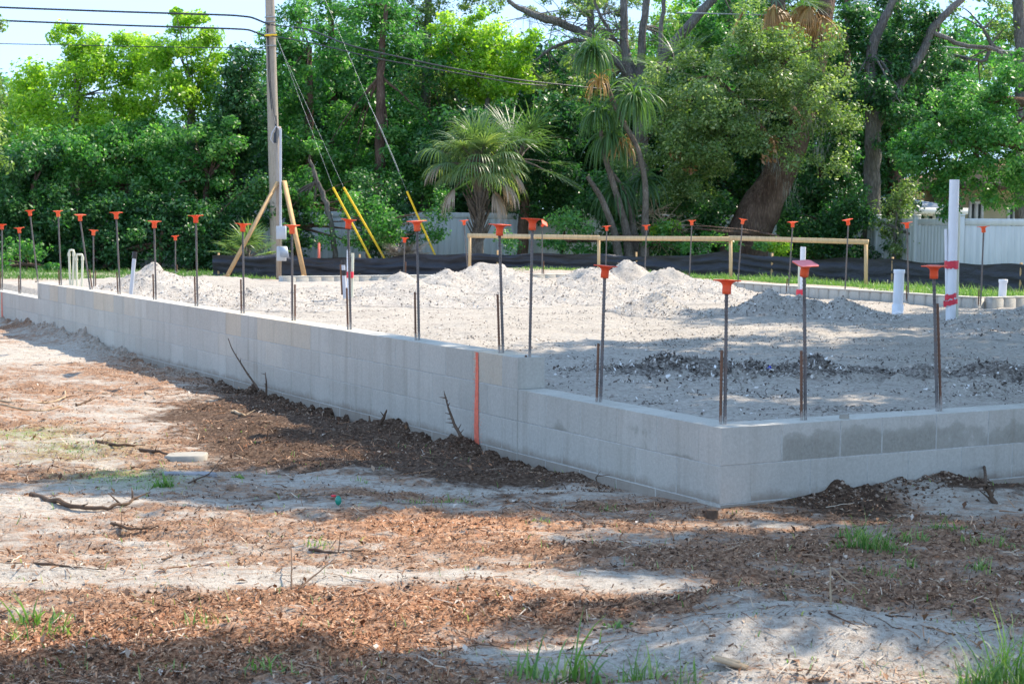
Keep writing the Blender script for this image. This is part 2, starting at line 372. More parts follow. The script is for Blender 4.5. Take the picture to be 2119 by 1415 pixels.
def mat_silt():
    m=NT('black_silt_fabric');n=m.noise(3.,5,.7,sc=(1,1,3.));n2=m.noise(400,2,.5)
    m.col(m.ramp(n,[(.3,(.010,.012,.019)),(.7,(.028,.033,.048))]),.42,.55);m.bump(m.math('ADD',n,m.math('MULTIPLY',n2,.1)),.7,.05)
    return m.m
M['silt']=mat_silt()
M['print']=simple('faded_grey_print',(.10,.10,.12),.7,.2,.3,30)
M['metal']=simple('grey_enclosure_paint',(.50,.54,.57),.45,.45,.08,5)
M['glass']=simple('meter_glass',(.30,.34,.38),.12,.6,.1,5)
M['yellow']=simple('yellow_guard_plastic',(.88,.55,.01),.4,.45,.06,5)
M['cable']=simple('cable_black',(.035,.038,.045),.5,.4,.1,4)
M['guy']=simple('galvanised_wire',(.32,.34,.35),.4,.5,.1,4,metal=.3)
M['cream']=simple('cream_stucco',(.78,.70,.46),.9,.15,.05,3,.2)
M['bluewall']=simple('blue_siding',(.22,.30,.42),.85,.2,.07,3)
M['roof_grey']=simple('grey_shingles',(.30,.33,.38),.9,.15,.25,6,.4,sc=(1,1,4))
M['roof_rust']=simple('terracotta_shingles',(.46,.27,.20),.9,.15,.25,6,.4)
M['whitetrim']=simple('white_trim',(.8,.8,.78),.5,.3,.03,3)
M['window']=simple('dark_window_glass',(.10,.12,.12),.1,.6,.3,2)
M['stone']=simple('pale_stone',(.33,.30,.25),.9,.2,.12,14,.3)
M['greystone']=simple('grey_stone',(.27,.26,.26),.9,.2,.2,14,.3)
M['green_glass']=simple('green_glass',(.01,.25,.17),.15,.6,.1,10)
M['blue_plastic']=simple('blue_plastic',(.02,.05,.6),.4,.4,.1,10)
M['redthing']=simple('red_plastic',(.75,.04,.05),.4,.4,.1,10)
M['transformer']=simple('transformer_paint',(.72,.76,.76),.4,.4,.05,3)

# ------------------------------------------------------------------ ground heights and masks
def ell(x,y,px,py,rx,ry,z=0.,k=1.):
    c=gp(px,py,z); ex=gp(px+rx,py,z)[0]-c[0]; ey=abs(gp(px,py-ry,z)[1]-gp(px,py+ry,z)[1])/2
    d=((x-c[0])/ex)**2+((y-c[1])/ey)**2
    return k*np.exp(-d*1.2)
def _contact(pts,P,D,left):
    S_=[];Z_=[]
    for px,py in pts:
        p=col_on_line(px,py,P,D);q=at(px,py,p[1]);S_.append(np.hypot(p[0]-CX,p[1]-CY));Z_.append(q[2])
    o=np.argsort(S_);return np.array(S_)[o],np.array(Z_)[o]
CL=_contact([(1480,1050),(1353,1027),(1200,985),(1094,964),(1011,937),(985,915),(962,903),(940,918),(902,921),(850,893),(839,880),(815,858),(795,868),(775,885),(730,875),(631,841),(549,815),(466,802),(430,790),(396,774),(312,759),(276,738),(216,714),(195,695),(178,683),(160,692),(132,680),(110,672),(72,670),(45,664),(25,668),(5,664)],wall(0,0),DL,True)
CR=_contact([(1500,1050),(1594,1040),(1677,1022),(1734,1005),(1819,1002),(1870,990),(1955,975),(2003,989),(2034,996),(2081,1000),(2119,996)],wall(0,0),DR,False)
def zground(x,y):
    s,t=st(x,y)
    z=.014*fbm(x*1.1,y*1.6,3,4)+.030*fbm(x*2.2,y*5.,5,4)+.040*fbm(x*.45,y*2.4,7,3)
    z=z+.018*fbm(x*7,y*10,11,5,.68)*(.55+1.6*sstep(.3,.65,mulch0(x,y)))
    z=z+.030*np.abs(fbm(x*.9,y*6.,13,4))-.010
    # soil banked up along both walls, broken into clods
    sharp=np.abs(fbm(s*5.2,t*4.,31,4,.6))
    zc=np.interp(s,CL[0],CL[1])+.17*(sharp-.2)*sstep(1.2,2.,s)+.02*fbm(s*2,t*2,35,3)
    d_=np.clip(-t,0,9);wl=np.exp(-(d_/.24)**1.3)*(t<.25)*(s>-.02)
    zl=zc*wl+(.72*z-.03+.02*sstep(1,4,s))*(1-wl)
    wfar=sstep(0,1.4,np.maximum(-t,-s))
    z=zl*(1-wfar)+z*wfar
    zc2=np.interp(t,CR[0],CR[1])+.10*(np.abs(fbm(t*5,s*4,41,4,.6))-.2)*sstep(.4,1,t)
    wr=np.exp(-(np.clip(-s,0,9)/.30)**1.3)*(s<.25)*(t>-.02)*(1-wfar)
    z=z*(1-wr)+zc2*wr
    z=z+np.exp(-((t-1.75)**2/.16+(s+.38)**2/.03))*.07+np.exp(-((t-2.75)**2/.05+(s+.30)**2/.02))*.04
    # near sand heap at the lower right
    for px,py,rx,ry,hh in((1620,1330,260,80,.085),(1850,1370,240,80,.075),(1480,1380,160,60,.05),(2050,1290,170,70,.05),(1560,1262,140,30,.035),(500,1300,120,30,.02),(1190,1010,130,22,.03),(700,1010,160,26,.035)):
        z=z+ell(x,y,px,py,rx,ry,0,hh)
    # tyre-like furrows
    z=z-ell(x,y,1000,1000,420,16,0,.03)-ell(x,y,560,1015,260,14,0,.03)
    # ground climbs behind the building
    z=z+.37*sstep(17.5,21.,s)+.0*s
    return z
def mulch0(x,y):
    y=y+.20*fbm(x*1.1,y*1.3,67,4)+.06*fbm(x*5,y*5,68,3)
    m=.50+.42*fbm(x*.55+3,y*1.25,61,4)+.44*fbm(x*1.4,y*4.2,71,5,.6)+.26*fbm(x*6,y*9,73,3)
    for px,py,rx,ry,k in((170,1190,300,34,-.45),(560,1200,300,18,-.42),(950,1205,420,12,-.42),(1330,1210,150,22,-.6),(470,1310,110,26,-.6),
        (1650,1340,330,75,-.75),(1980,1390,260,60,-.6),(1500,1400,200,40,-.5),(780,1000,230,9,-.5),(1040,1000,180,8,-.45),(600,985,130,8,-.3),
        (60,735,160,22,-.7),(200,700,130,16,-.5),(230,1000,150,30,-.35),(250,850,170,14,-.35),(1650,1080,260,14,-.45),(1950,1040,160,18,-.5),(1300,1115,260,12,-.35),(700,1390,120,20,-.3),
        (1250,1385,240,30,-.5),(350,890,400,26,-.12),
        (560,900,220,26,.6),(850,935,330,22,.55),(620,960,200,14,.5),(1000,985,200,10,.4),(1250,1040,200,12,.5),(1750,1045,160,18,.6),(250,1330,420,70,.55),(850,1260,260,50,.55),(700,1350,260,50,.5),(900,1090,240,34,.5),(1150,1150,300,22,.4),(1250,1270,240,36,.5),(1900,1200,260,50,.35),
        (1600,1130,260,22,.35),(500,850,180,20,.35),(150,800,200,18,.35),(1850,1240,180,24,.4),(420,1240,160,14,.3),(1500,1180,200,16,.35)):
        m=m+ell(x,y,px,py,rx,ry,0,k)
    return np.clip(m,0,1)
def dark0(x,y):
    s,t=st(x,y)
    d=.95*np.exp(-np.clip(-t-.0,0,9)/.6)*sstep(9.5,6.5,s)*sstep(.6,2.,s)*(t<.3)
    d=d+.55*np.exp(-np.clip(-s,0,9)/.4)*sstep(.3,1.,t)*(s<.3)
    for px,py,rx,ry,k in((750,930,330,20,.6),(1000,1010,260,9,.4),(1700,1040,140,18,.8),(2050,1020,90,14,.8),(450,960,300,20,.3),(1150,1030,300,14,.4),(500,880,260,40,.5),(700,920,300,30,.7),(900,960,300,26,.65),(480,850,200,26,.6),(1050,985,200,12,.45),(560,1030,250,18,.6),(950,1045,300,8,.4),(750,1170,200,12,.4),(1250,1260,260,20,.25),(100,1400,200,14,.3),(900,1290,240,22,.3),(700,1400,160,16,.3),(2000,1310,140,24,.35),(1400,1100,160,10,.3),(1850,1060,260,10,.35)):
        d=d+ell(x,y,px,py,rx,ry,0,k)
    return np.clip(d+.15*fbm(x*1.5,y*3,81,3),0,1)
def green0(x,y):
    g=0
    for px,py,rx,ry,k in((60,900,90,14,.9),(160,930,120,20,.7),(260,985,120,20,1.),(330,1000,60,14,.7)): g=g+ell(x,y,px,py,rx,ry,0,k)
    return np.clip(g,0,1)
def ruddy0(x,y):
    g=.15
    for px,py,rx,ry,k in((250,1330,520,80,.9),(850,1260,320,60,.8),(950,1090,300,40,.9),(250,860,400,60,.35),(700,1370,400,60,.8),(1150,1300,200,40,.35)): g=g+ell(x,y,px,py,rx,ry,0,k)
    return np.clip(g,0,1)
def axis(a,b,st_,lo,hi,g=1.25):
    m=list(np.arange(a,b+1e-6,st_));d=st_
    L=[a];
    while L[-1]>lo: d*=g;L.append(L[-1]-min(d,40))
    d=st_;Rr=[m[-1]]
    while Rr[-1]<hi: d*=g;Rr.append(Rr[-1]+min(d,40))
    return np.array(sorted(L[1:])+m+Rr[1:])
gx=axis(-7.6,4.2,.026,-400,400);gy=np.concatenate([axis(5.2,12.5,.022,-60,12.5)[:-1],axis(12.5,24.,.04,12.5,900)])
gy=np.unique(np.round(gy,5))
GX,GY=np.meshgrid(gx,gy)
GZ=zground(GX,GY)
_s,_t=st(GX,GY);ins=(_s>.05)&(_t>.05)&(_s<16.5)
GZ=np.where(ins,np.minimum(GZ,.1),GZ)
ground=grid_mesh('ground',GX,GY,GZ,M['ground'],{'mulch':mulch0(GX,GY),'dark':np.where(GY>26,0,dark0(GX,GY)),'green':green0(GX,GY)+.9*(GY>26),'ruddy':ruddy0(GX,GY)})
tag(ground,kind='structure')

# ------------------------------------------------------------------ sand fill inside the foundation
def zfill(x,y):
    s,t=st(x,y)
    z=ZT-.022+.10*sstep(.5,9,np.minimum(s,t+1.5))+.075*sstep(14.6,16.1,s)+.03*fbm(x*.7,y*.9,101,4)*sstep(.1,1.2,s)
    z=z+.012*fbm(x*5,y*8,111,4,.6)
    z=z+.03*(fbm(x*2.2,y*3.4,131,4,.6))*sstep(.1,.6,s)+.02*np.clip(fbm(x*6,y*9,133,3),0,1)*sstep(.2,.7,s)
    # dark gravel ridge left by a blade
    yr=gp(1500,775,.45)[1]; 
    z=z+.105*np.exp(-((y-yr-.10*np.sin(x*1.3)-.12*fbm(x*.8,0*x,143,3))/.42)**2)*sstep(.35,1.2,x)*(.35+1.6*np.abs(fbm(x*2.8,y*5,141,4)))
    e=np.minimum(s,t)
    z=np.where(e<.22,np.minimum(z,ZT-.006+.012*fbm(x*6,y*6,5,3)),z)
    z=np.where((t<.35)&(s>2.1),np.minimum(z,ZT+.16),z)
    return z
def dfill(x,y):
    yr=gp(1500,770,.45)[1]
    d=.95*np.exp(-((y-yr-.1*np.sin(x*1.3))/.5)**2)*sstep(.2,1.,x)
    for px,py,rx,ry,k in((1750,835,260,8,.5),(1300,715,220,10,.35),(1450,700,300,12,.3),(1900,760,250,18,.35),(900,715,120,5,.4),(1600,810,160,5,.3)): d=d+ell(x,y,px,py,rx,ry,.44,k)
    return np.clip(d+.12*fbm(x*2,y*3,151,3),0,1)
ss=np.concatenate([np.arange(.04,8,.04),np.arange(8,19.01,.09)]);tt=np.concatenate([np.arange(.04,6,.04),np.arange(6,16,.09)])
S,T=np.meshgrid(ss,tt);FX=CX+S*DL[0]+T*DR[0];FY=CY+S*DL[1]+T*DR[1]
Sc=(S[:-1,:-1]+S[1:,1:])/2;Tc=(T[:-1,:-1]+T[1:,1:])/2
mask=((Sc<16.25)|((Tc<4.0)&(Sc<19.)))&~((Tc>9.25)&(Sc>7.5))
fill=grid_mesh('sand_fill',FX,FY,zfill(FX,FY),M['fill'],{'dark':dfill(FX,FY)},mask=mask)
tag(fill,kind='structure')
# higher verge behind the far wall
ss=np.arange(7.75,34,.15);tt=np.arange(-12,34,.15)
S,T=np.meshgrid(ss,tt);VX=CX+S*DL[0]+T*DR[0];VY=CY+S*DL[1]+T*DR[1]
def zverge(x,y):
    s,t=st(x,y)
    a=.60-.24*sstep(0,6,np.maximum(t-9.5,0))
    b=.50-.12*sstep(0,3,np.maximum(s-16.4,0))
    k=sstep(8.6,10,t)
    return (a*k+b*(1-k))+.035*fbm(x*.9,y*.9,161,4)-.25*sstep(33,37,y)-.0
Sc=(S[:-1,:-1]+S[1:,1:])/2;Tc=(T[:-1,:-1]+T[1:,1:])/2
mask=(Tc>9.5)|((Sc>16.5)&(Tc>4))|((Sc>19.))
verge=grid_mesh('verge',VX,VY,zverge(VX,VY),M['ground'],{'mulch':.25+.3*fbm(VX,VY,9,3),'dark':0*VX,'green':np.clip(.8*sstep(10.2,12,T)*(T>9.5)+.6*sstep(29.,30.5,VY)*(VX<-4.5)+.3*(VY>31),0,1),'ruddy':0*VX},mask=mask)
tag(verge,kind='structure')
def zany(x,y):
    s,t=st(x,y)
    return np.where((s>.2)&(t>.2)&(s<16.3)&~((t>9.3)&(s>7.5)),zfill(x,y),np.where((s>7.8)&((t>9.4)|(s>16.5)&(t>4)|(s>19)),zverge(x,y),zground(x,y)))

# ------------------------------------------------------------------ concrete block foundation
def block_section(name,parent,P,D,N,L,courses,ztop,th=.2,start=.203,seed=0,wetf=None,inner=False,lens=None,skip=(0,0)):
    """P start point of outer face (plan), D unit direction, N unit inward normal, L length, ztop top of uppermost course"""
    r=random.Random(seed)
    ang=math.atan2(D[1],D[0])
    V=[];Fc=[];A=[];W=[];G=[];n=0
    for c in range(courses):
        z1=ztop-c*CH;z0=z1-CH
        x=skip[c%2];k=0;first=skip==(0,0)
        while x<L-1e-3:
            bl=CH*2
            if first: bl=CH if (c%2==0)==(start<.3) else CH*2
            if lens and k in lens: bl=lens[k]
            bl=min(bl,L-x)
            if L-x-bl<.05: bl=L-x
            first=False;k+=1
            g=.0019 ; rnd=r.random()
            if c>0 or wetf is None or ztop<.5: rnd*=.78
            wj=r.random()<.16
            a0=x+g;a1=x+bl-g;b0=-.0+r.uniform(0,.0012);b1=th;ch=.003
            # front face is subdivided so that stains can have a shape
            nx=6;nz=4
            us=np.linspace(a0+ch,a1-ch,nx+1);zs=np.linspace(z0+g+ch,z1-(g+ch if c else 0),nz+1)
            base=n
            for zz in zs:
                for u in us:
                    V.append((u,b0,zz));W.append((wetf(u,zz-z1,c) if wetf else 0)+(.42*math.exp(-((u-(a0+a1)/2)/.16)**2-((zz-z0)/.10)**2) if wj else 0));G.append(max(0,.75-(zz-.02)/.13*.75) if zz<.16 else 0);n+=1
            for j in range(nz):
                for i in range(nx):
                    q=base+j*(nx+1)+i;Fc.append((q,q+1,q+nx+2,q+nx+1));A.append(rnd)
            # rest of the block: outer ring (chamfer back) to rear
            fr=[(a0+ch,b0,z0+g+ch),(a1-ch,b0,z0+g+ch),(a1-ch,b0,zs[-1]),(a0+ch,b0,zs[-1])]
            md=[(a0,b0+ch,z0+g),(a1,b0+ch,z0+g),(a1,b0+ch,z1-(g if c else 0)),(a0,b0+ch,z1-(g if c else 0))]
            bk=[(a0,b1,z0+g),(a1,b1,z0+g),(a1,b1,z1-(g if c else 0)),(a0,b1,z1-(g if c else 0))]
            base=n
            for rr in(fr,md,bk):
                for q in rr:V.append(q);W.append(0);G.append(0);n+=1
            for o in(0,4):
                for i in range(4):
                    j=(i+1)%4;Fc.append((base+o+j,base+o+i,base+o+4+i,base+o+4+j));A.append(rnd)
            Fc.append((base+8,base+11,base+10,base+9));A.append(rnd)
            x+=bl
    V=np.array(V);X=P[0]+V[:,0]*D[0]+V[:,1]*N[0];Y=P[1]+V[:,0]*D[1]+V[:,1]*N[1]
    VV=np.stack([X,Y,V[:,2]],1)
    me=bpy.data.meshes.new(name)
    Fa=np.array(Fc)
    # flip when D x N is left handed
    if D[0]*N[1]-D[1]*N[0]<0: Fa=Fa[:,::-1]
    me.from_pydata(VV.tolist(),[],Fa.tolist())
    a=me.attributes.new('rnd','FLOAT','FACE');a.data.foreach_set('value',np.array(A,np.float32))
    a=me.attributes.new('wet','FLOAT','POINT');a.data.foreach_set('value',np.array(W,np.float32))
    a=me.attributes.new('soil','FLOAT','POINT');a.data.foreach_set('value',np.array(G,np.float32))
    me.materials.append(M['block']);o=bpy.data.objects.new(name,me);col.objects.link(o);o.parent=parent
    # mortar core
    mb=MB();h=courses*CH
    c=np.array([P[0]+D[0]*L/2+N[0]*th/2,P[1]+D[1]*L/2+N[1]*th/2,ztop-h/2-.002])
    mb.box(c,(L-.012,th-.0030*2,h-.004),rot=ang);mc=mb.build('mortar',M['mortar'],o)
    return o
fnd=thing('block_foundation','grey concrete block foundation wall around the sand filled building pad','foundation',(0,0,0))
def wetR(u,dz,c):
    if c!=0: return .12 if dz<-.17 else 0
    top=-.105+.035*math.sin(u*1.7+.3)+.012*math.sin(u*4.3)
    return (.60 if dz<top else .60-(dz-top)*4.5)*(1 if u>.42 else max(0,(u-.25)/.17))
def wetL(u,dz,c):
    w_=0
    if c==0: w_=.46*math.exp(-((u-.80)/.18)**2-((dz+.10)/.10)**2)*1.15+.5*math.exp(-((u-.35)/.12)**2-((dz+.2)/.03)**2)+.30*(dz<-.15)
    w_+=.5*math.exp(-((u-1.67)/.09)**2-((dz+.16)/.09)**2)
    return w_
Nin=DR;  # inward for left wall
block_section('wall_section',fnd,wall(0,0),DL,DR,2.185,4,ZT,seed=3,wetf=wetL,skip=(.2,0))
block_section('wall_section',fnd,wall(2.185,0),DL,DR,14.8-2.185,5,ZT+CH,seed=5,wetf=lambda u,dz,c:(.36*math.exp(-((u-1.2)/.35)**2-((dz+.12)/.06)**2) if c==0 else 0)+(.42*math.exp(-((u-.35)/.25)**2) if c==1 else 0)+(.30 if (c==3) and math.sin(u*3)>.6 else 0))
block_section('wall_section',fnd,wall(14.8,0),DL,DR,5.2,4,ZT,seed=7,wetf=lambda u,dz,c:0)
block_section('wall_section',fnd,wall(0,0),DR,DL,14.,4,ZT,seed=9,wetf=wetR,lens={2:.30},skip=(0,.2))
# far walls: the visible side is the inner face of knock-out blocks with open webs
def far_section(A,B,ztop,seed,plain=False):
    A=np.array(A);B=np.array(B);d=(B-A)[:2];L=np.linalg.norm(d);d/=L;nrm=np.array([d[1],-d[0]])
    r=random.Random(seed);mb=MB();mo=MB();x=0
    ang=math.atan2(d[1],d[0])
    while x<L-.05:
        bl=min(.2032,L-x);c=A[:2]+d*(x+bl/2)
        mb.cbox((c[0],c[1],ztop-.20),(bl-(.003 if plain else .02),.19,.40),.003 if plain else .012,rot=ang,a=r.random()*.7)
        x+=bl
    c=A[:2]+d*L/2
    mb.box((c[0],c[1],ztop-.008),(L,.20,.012),rot=ang,a=.6)
    o=mb.build('wall_section',M['block'],fnd);mo.box((c[0],c[1],ztop-.2),(L,.16,.38),rot=ang);mo.build('mortar',M['mortar'],o)
far_section(wall(7.6,9.38),wall(16.3,9.38),ZT+CH,1)
far_section(wall(7.6,9.5),wall(7.6,15),ZT+CH,2)
far_section(wall(16.2,3.9),wall(16.2,9.27),ZT+CH,3,True)
# sprayed orange marks on the outer face
def paint(px,py0,sl0,sl1,seed,w0=.022):
    r=np.random.default_rng(seed);mb=MB()
    a=st(*col_on_line(px,py0,wall(0,0),DL))[0]
    zs=np.linspace(sl0,sl1,60)
    Nn=-DR
    vl=[];
    for z in zs:
        k=(sl1-z)/(sl1-sl0)
        w=w0*(.75+.9*k)+r.uniform(-.003,.003);o=.006*math.sin(z*9)-.012*k
        vl.append(wall(a+o-w/2,-.003,z));vl.append(wall(a+o+w/2,-.003,z))
    mb.add(vl,[[2*i,2*i+1,2*i+3,2*i+2] for i in range(59)])
    # overspray specks
    for i in range(420):
        z=r.uniform(sl0,sl1);k=(sl1-z)/(sl1-sl0);x=a-.01*k+r.normal(0,.016+.016*k);q=r.uniform(.0012,.0032)
        mb.add([wall(x-q,-.0035,z-q),wall(x+q,-.0035,z-q),wall(x+q,-.0035,z+q),wall(x-q,-.0035,z+q)],[[0,1,2,3]])
    o=mb.build('paint_mark',M['orangepaint'],fnd);o['label']='orange spray paint stripe on the blocks'
paint(987,728,-.01,ZT+CH-.005,1,.042)
paint(4,610,.05,ZT-.01,2,.045)

# ------------------------------------------------------------------ gravel and shell mounds
bits_all=[]
def mound(name,label,lumps,mat='gravel',res=.035,seed=0,rough=1.,nb=1500,sink=.05,group='gravel mounds on the sand fill'):
    """lumps: (x,y,rx,ry,h)"""
    xs=[l[0]-l[2]*1.6 for l in lumps]+[l[0]+l[2]*1.6 for l in lumps];ys=[l[1]-l[3]*1.6 for l in lumps]+[l[1]+l[3]*1.6 for l in lumps]
    x=np.arange(min(xs),max(xs),res);y=np.arange(min(ys),max(ys),res);X,Y=np.meshgrid(x,y)
    def hh(X,Y):
        H=0*X
        wx=X+.10*fbm(X*2.3,Y*2.3,seed+1,3);wy=Y+.10*fbm(X*2.3,Y*2.3,seed+2,3)
        for (a,b,rx,ry,h) in lumps:
            d=np.sqrt(((wx-a)/rx)**2+((wy-b)/ry)**2)
            H=np.maximum(H,0)+0; H=np.maximum(H,h*np.clip(1-d*.78,0,1)**1.15*1.15)
        H=H*(1+.30*fbm(X*3.5,Y*3.5,seed+3,3))+rough*(.050*np.abs(fbm(X*6,Y*6,seed+4,4,.65))+.022*fbm(X*15,Y*15,seed+5,3,.7)-.012)*sstep(0,.08,H)
        return H
    H=hh(X,Y);base=zany(X,Y)
    Z=base-sink*(H<.012)+H
    ce=(X.mean(),Y.mean(),float(base.mean()))
    k=(H>.004);mk=k[:-1,:-1]|k[1:,1:]|k[:-1,1:]|k[1:,:-1]
    o=grid_mesh(name,X-ce[0],Y-ce[1],Z-ce[2],M[mat],{'dark':0*X},mask=mk,loc=ce,smooth=True)
    tag(o,label,'mound',group)
    # loose bits on it, part of its surface
    n=nb*3;px=rng.uniform(x[0],x[-1],n);py=rng.uniform(y[0],y[-1],n);h=hh(px,py);q=(h>.015)
    px,py,h=px[q][:nb],py[q][:nb],h[q][:nb]
    mb=MB();chips(mb,px,py,zany(px,py)+h+.003,.008,.032,.5,.9,rng.beta(1.5,1.2,len(px)))
    mb.build('loose_shell',M['bits'],o,loc=None).location=(-ce[0],-ce[1],-ce[2])
    return o
def chips(mb,x,y,z,l0,l1,w0,w1,a,tilt=.5):
    n=len(x);L=rng.uniform(l0,l1,n);W=L*rng.uniform(w0,w1,n)
    th=rng.uniform(0,2*math.pi,n);ti=rng.normal(0,tilt,n);ro=rng.normal(0,tilt,n)
    d=np.stack([np.cos(th)*np.cos(ti),np.sin(th)*np.cos(ti),np.sin(ti)],1)
    e=np.stack([-np.sin(th)*np.cos(ro),np.cos(th)*np.cos(ro),np.sin(ro)],1)
    c=np.stack([x,y,z+np.abs(np.sin(ti))*L*.4],1)
    k=rng.uniform(.55,1,(n,1));j=rng.uniform(-.25,.25,(n,1))
    v=np.stack([c-d*L[:,None]/2-e*W[:,None]/2*k,c+d*L[:,None]/2-e*W[:,None]*(j),c+d*L[:,None]*.45+e*W[:,None]/2,c-d*L[:,None]*.5*k+e*W[:,None]/2],1).reshape(-1,3)
    f=np.arange(n*4).reshape(-1,4)
    mb.add(v,f,a)
def P2(px,py,Y): p=at(px,py,Y);return p[0],p[1]
def L(px,Y,rx,ry,h): x=at(px,600,Y)[0];return (x,Y,rx,ry,h)
mound('gravel_mound','pointed pale gravel mound behind the left wall, leftmost of the mounds',[L(325,22.6,.85,.9,.38),L(400,22.2,.55,.5,.17),L(240,22,.5,.5,.12)],seed=200)
mound('gravel_mound','low gravel ridge just right of the leftmost pointed mound',[L(455,20.6,.5,.6,.18),L(520,21.2,.6,.6,.15),L(600,21.,.55,.5,.13)],seed=210)
mound('gravel_mound','low lumpy gravel heap between the grey pipe and the thin wall rods',[L(660,22.5,.6,.6,.12),L(570,19.4,.5,.4,.07),L(640,19.,.5,.4,.06)],seed=215,nb=700)
mound('gravel_mound','broad pale gravel mound below the left end of the wooden rail',[L(830,22.6,.65,.8,.25),L(930,23.6,.7,1.,.24),L(1010,24.,.9,1.,.33),L(1080,23.2,.7,.9,.24),L(880,21,.9,1.,.12),L(1000,20.4,1.0,.9,.10),L(760,20.6,.6,.6,.08)],seed=220,nb=3500)
mound('gravel_mound','tallest pale gravel mound, below the middle of the wooden rail',[L(1230,23.4,.75,.9,.33),L(1295,23.6,.6,.8,.42),L(1380,22.6,.8,.9,.30),L(1460,22.2,.75,.9,.24),L(1150,21.6,.6,.8,.13),L(1260,20.8,.9,.8,.13),L(1420,20.6,.8,.8,.12)],seed=230,nb=3500)
mound('gravel_mound','small rounded gravel mound in front of the tallest mound',[L(1345,18.6,.42,.5,.21),L(1400,18.2,.4,.4,.10)],seed=240,nb=900)
mound('gravel_mound','grey gravel mound in tree shade left of the short capped white pipe',[L(1590,18.4,.42,.5,.22),L(1660,18.2,.5,.5,.20),L(1745,18.,.36,.5,.19),L(1800,17.6,.4,.4,.08)],seed=250,nb=2200)
mound('gravel_mound','low gravel bank right of the tall white pipe at the picture edge',[L(2080,16.6,.6,.7,.16),L(2140,17.,.6,.8,.20),L(2050,15.6,.6,.5,.06)],seed=260,nb=1500)

# ------------------------------------------------------------------ loose ground cover (nobody could count it)
def scatter(n,fn,xr=(-7.5,4.3),yr=(5.3,23),ypow=1.6):
    # denser towards the camera
    u=rng.random(n);y=yr[0]+(yr[1]-yr[0])*u**ypow
    x=(rng.random(n)*2-1)*(y*.325+.3)
    s,t=st(x,y);k=((t<-.02)|(s<-.02))
    x,y=x[k],y[k];p=fn(x,y);k=rng.random(len(x))<p
    return x[k],y[k]
def sd_(name,kind,mat,parts,label,cat):
    pass
mb=MB();x,y=scatter(430000,lambda x,y:np.clip(mulch0(x,y)*1.5-.40,.09,1)*(1-.5*ruddy0(x,y)))
chips(mb,x,y,zground(x,y)+.002,.005,.024,.12,.45,np.clip(rng.beta(1.2,1.6,len(x))-.2*dark0(x,y),0,1),.35)
tag(mb.build('bark_mulch',M['chips']),'brown shredded bark mulch scattered over the pale sand in the foreground','mulch',kind='stuff')
mb=MB();x,y=scatter(260000,lambda x,y:np.clip(mulch0(x,y)*1.6-.5,0,1)*ruddy0(x,y),yr=(5.3,16))
chips(mb,x,y,zground(x,y)+.002,.005,.025,.15,.55,rng.beta(1.5,1.5,len(x)),.4)
tag(mb.build('orange_mulch',M['rchips']),'orange shredded mulch in sunny patches at the lower left','mulch',kind='stuff')
mb=MB();x,y=scatter(30000,lambda x,y:.12+.5*mulch0(x,y))
n=len(x);chips(mb,x,y,zground(x,y)+.006,.03,.11,.03,.07,rng.beta(1.5,1.3,n),.18)
tag(mb.build('splinters',M['chips']),'thin wood splinters and straw lying on the ground outside the wall','wood splinters',kind='stuff')
# dry leaves with a fold
def leaves_on(mb,x,y,z,l0,l1,a,tilt=.5):
    n=len(x);Ln=rng.uniform(l0,l1,n);W=Ln*rng.uniform(.4,.6,n);th=rng.uniform(0,6.28,n);ti=rng.normal(0,tilt,n)
    d=np.stack([np.cos(th)*np.cos(ti),np.sin(th)*np.cos(ti),np.sin(ti)],1)
    e=np.stack([-np.sin(th),np.cos(th),0*th],1);u=np.cross(d,e)
    c=np.stack([x,y,z+np.abs(np.sin(ti))*Ln*.5+.004],1);fo=rng.uniform(.1,.5,n)[:,None]*W[:,None]
    A=c-d*Ln[:,None]/2;B=c+d*Ln[:,None]/2;l=c+e*W[:,None]/2+u*fo;r=c-e*W[:,None]/2+u*fo
    v=np.stack([A,l,B,r],1).reshape(-1,3);i=np.arange(n)*4
    f=np.concatenate([np.stack([i,i+1,i+2],1),np.stack([i,i+2,i+3],1)])
    mb.add(v,f,np.concatenate([a,a]))
mb=MB();x,y=scatter(3000,lambda x,y:.15+.6*mulch0(x,y),yr=(5.3,15));leaves_on(mb,x,y,zground(x,y),.018,.05,rng.random(len(x)))
tag(mb.build('fallen_leaves',M['dryleaf']),'curled dry tan leaves strewn over the mulch','fallen leaves',kind='stuff')
# dark clods banked against the wall
def clods(mb,x,y,z,r0,r1,a):
    base=np.array([[0,0,1],[1,0,0],[0,1,0],[-1,0,0],[0,-1,0],[0,0,-1.]]);fc=np.array([[0,1,2],[0,2,3],[0,3,4],[0,4,1],[5,2,1],[5,3,2],[5,4,3],[5,1,4]])
    n=len(x);r=rng.uniform(r0,r1,n)**1;
    v=base[None]*r[:,None,None]*rng.uniform(.55,1.25,(n,6,3));th=rng.uniform(0,6.28,n);c,s=np.cos(th)[:,None],np.sin(th)[:,None]
    V=np.stack([v[...,0]*c-v[...,1]*s,v[...,0]*s+v[...,1]*c,v[...,2]*.75],-1)+np.stack([x,y,z],1)[:,None]
    mb.add(V.reshape(-1,3),(fc[None]+np.arange(n)[:,None,None]*6).reshape(-1,3),np.repeat(a,8))
mb=MB();n=10000;s=rng.uniform(.9,15,n)**1.0;t=-rng.exponential(.16,n)*np.where(rng.random(n)<.2,3.,.9)-.015;p=np.stack([CX+s*DL[0]+t*DR[0],CY+s*DL[1]+t*DR[1]],1)
clods(mb,p[:,0],p[:,1],zground(p[:,0],p[:,1])-.002,.003,.015,np.clip(rng.beta(1.3,2,n)+.75*sstep(7.,9.5,s),0,1))
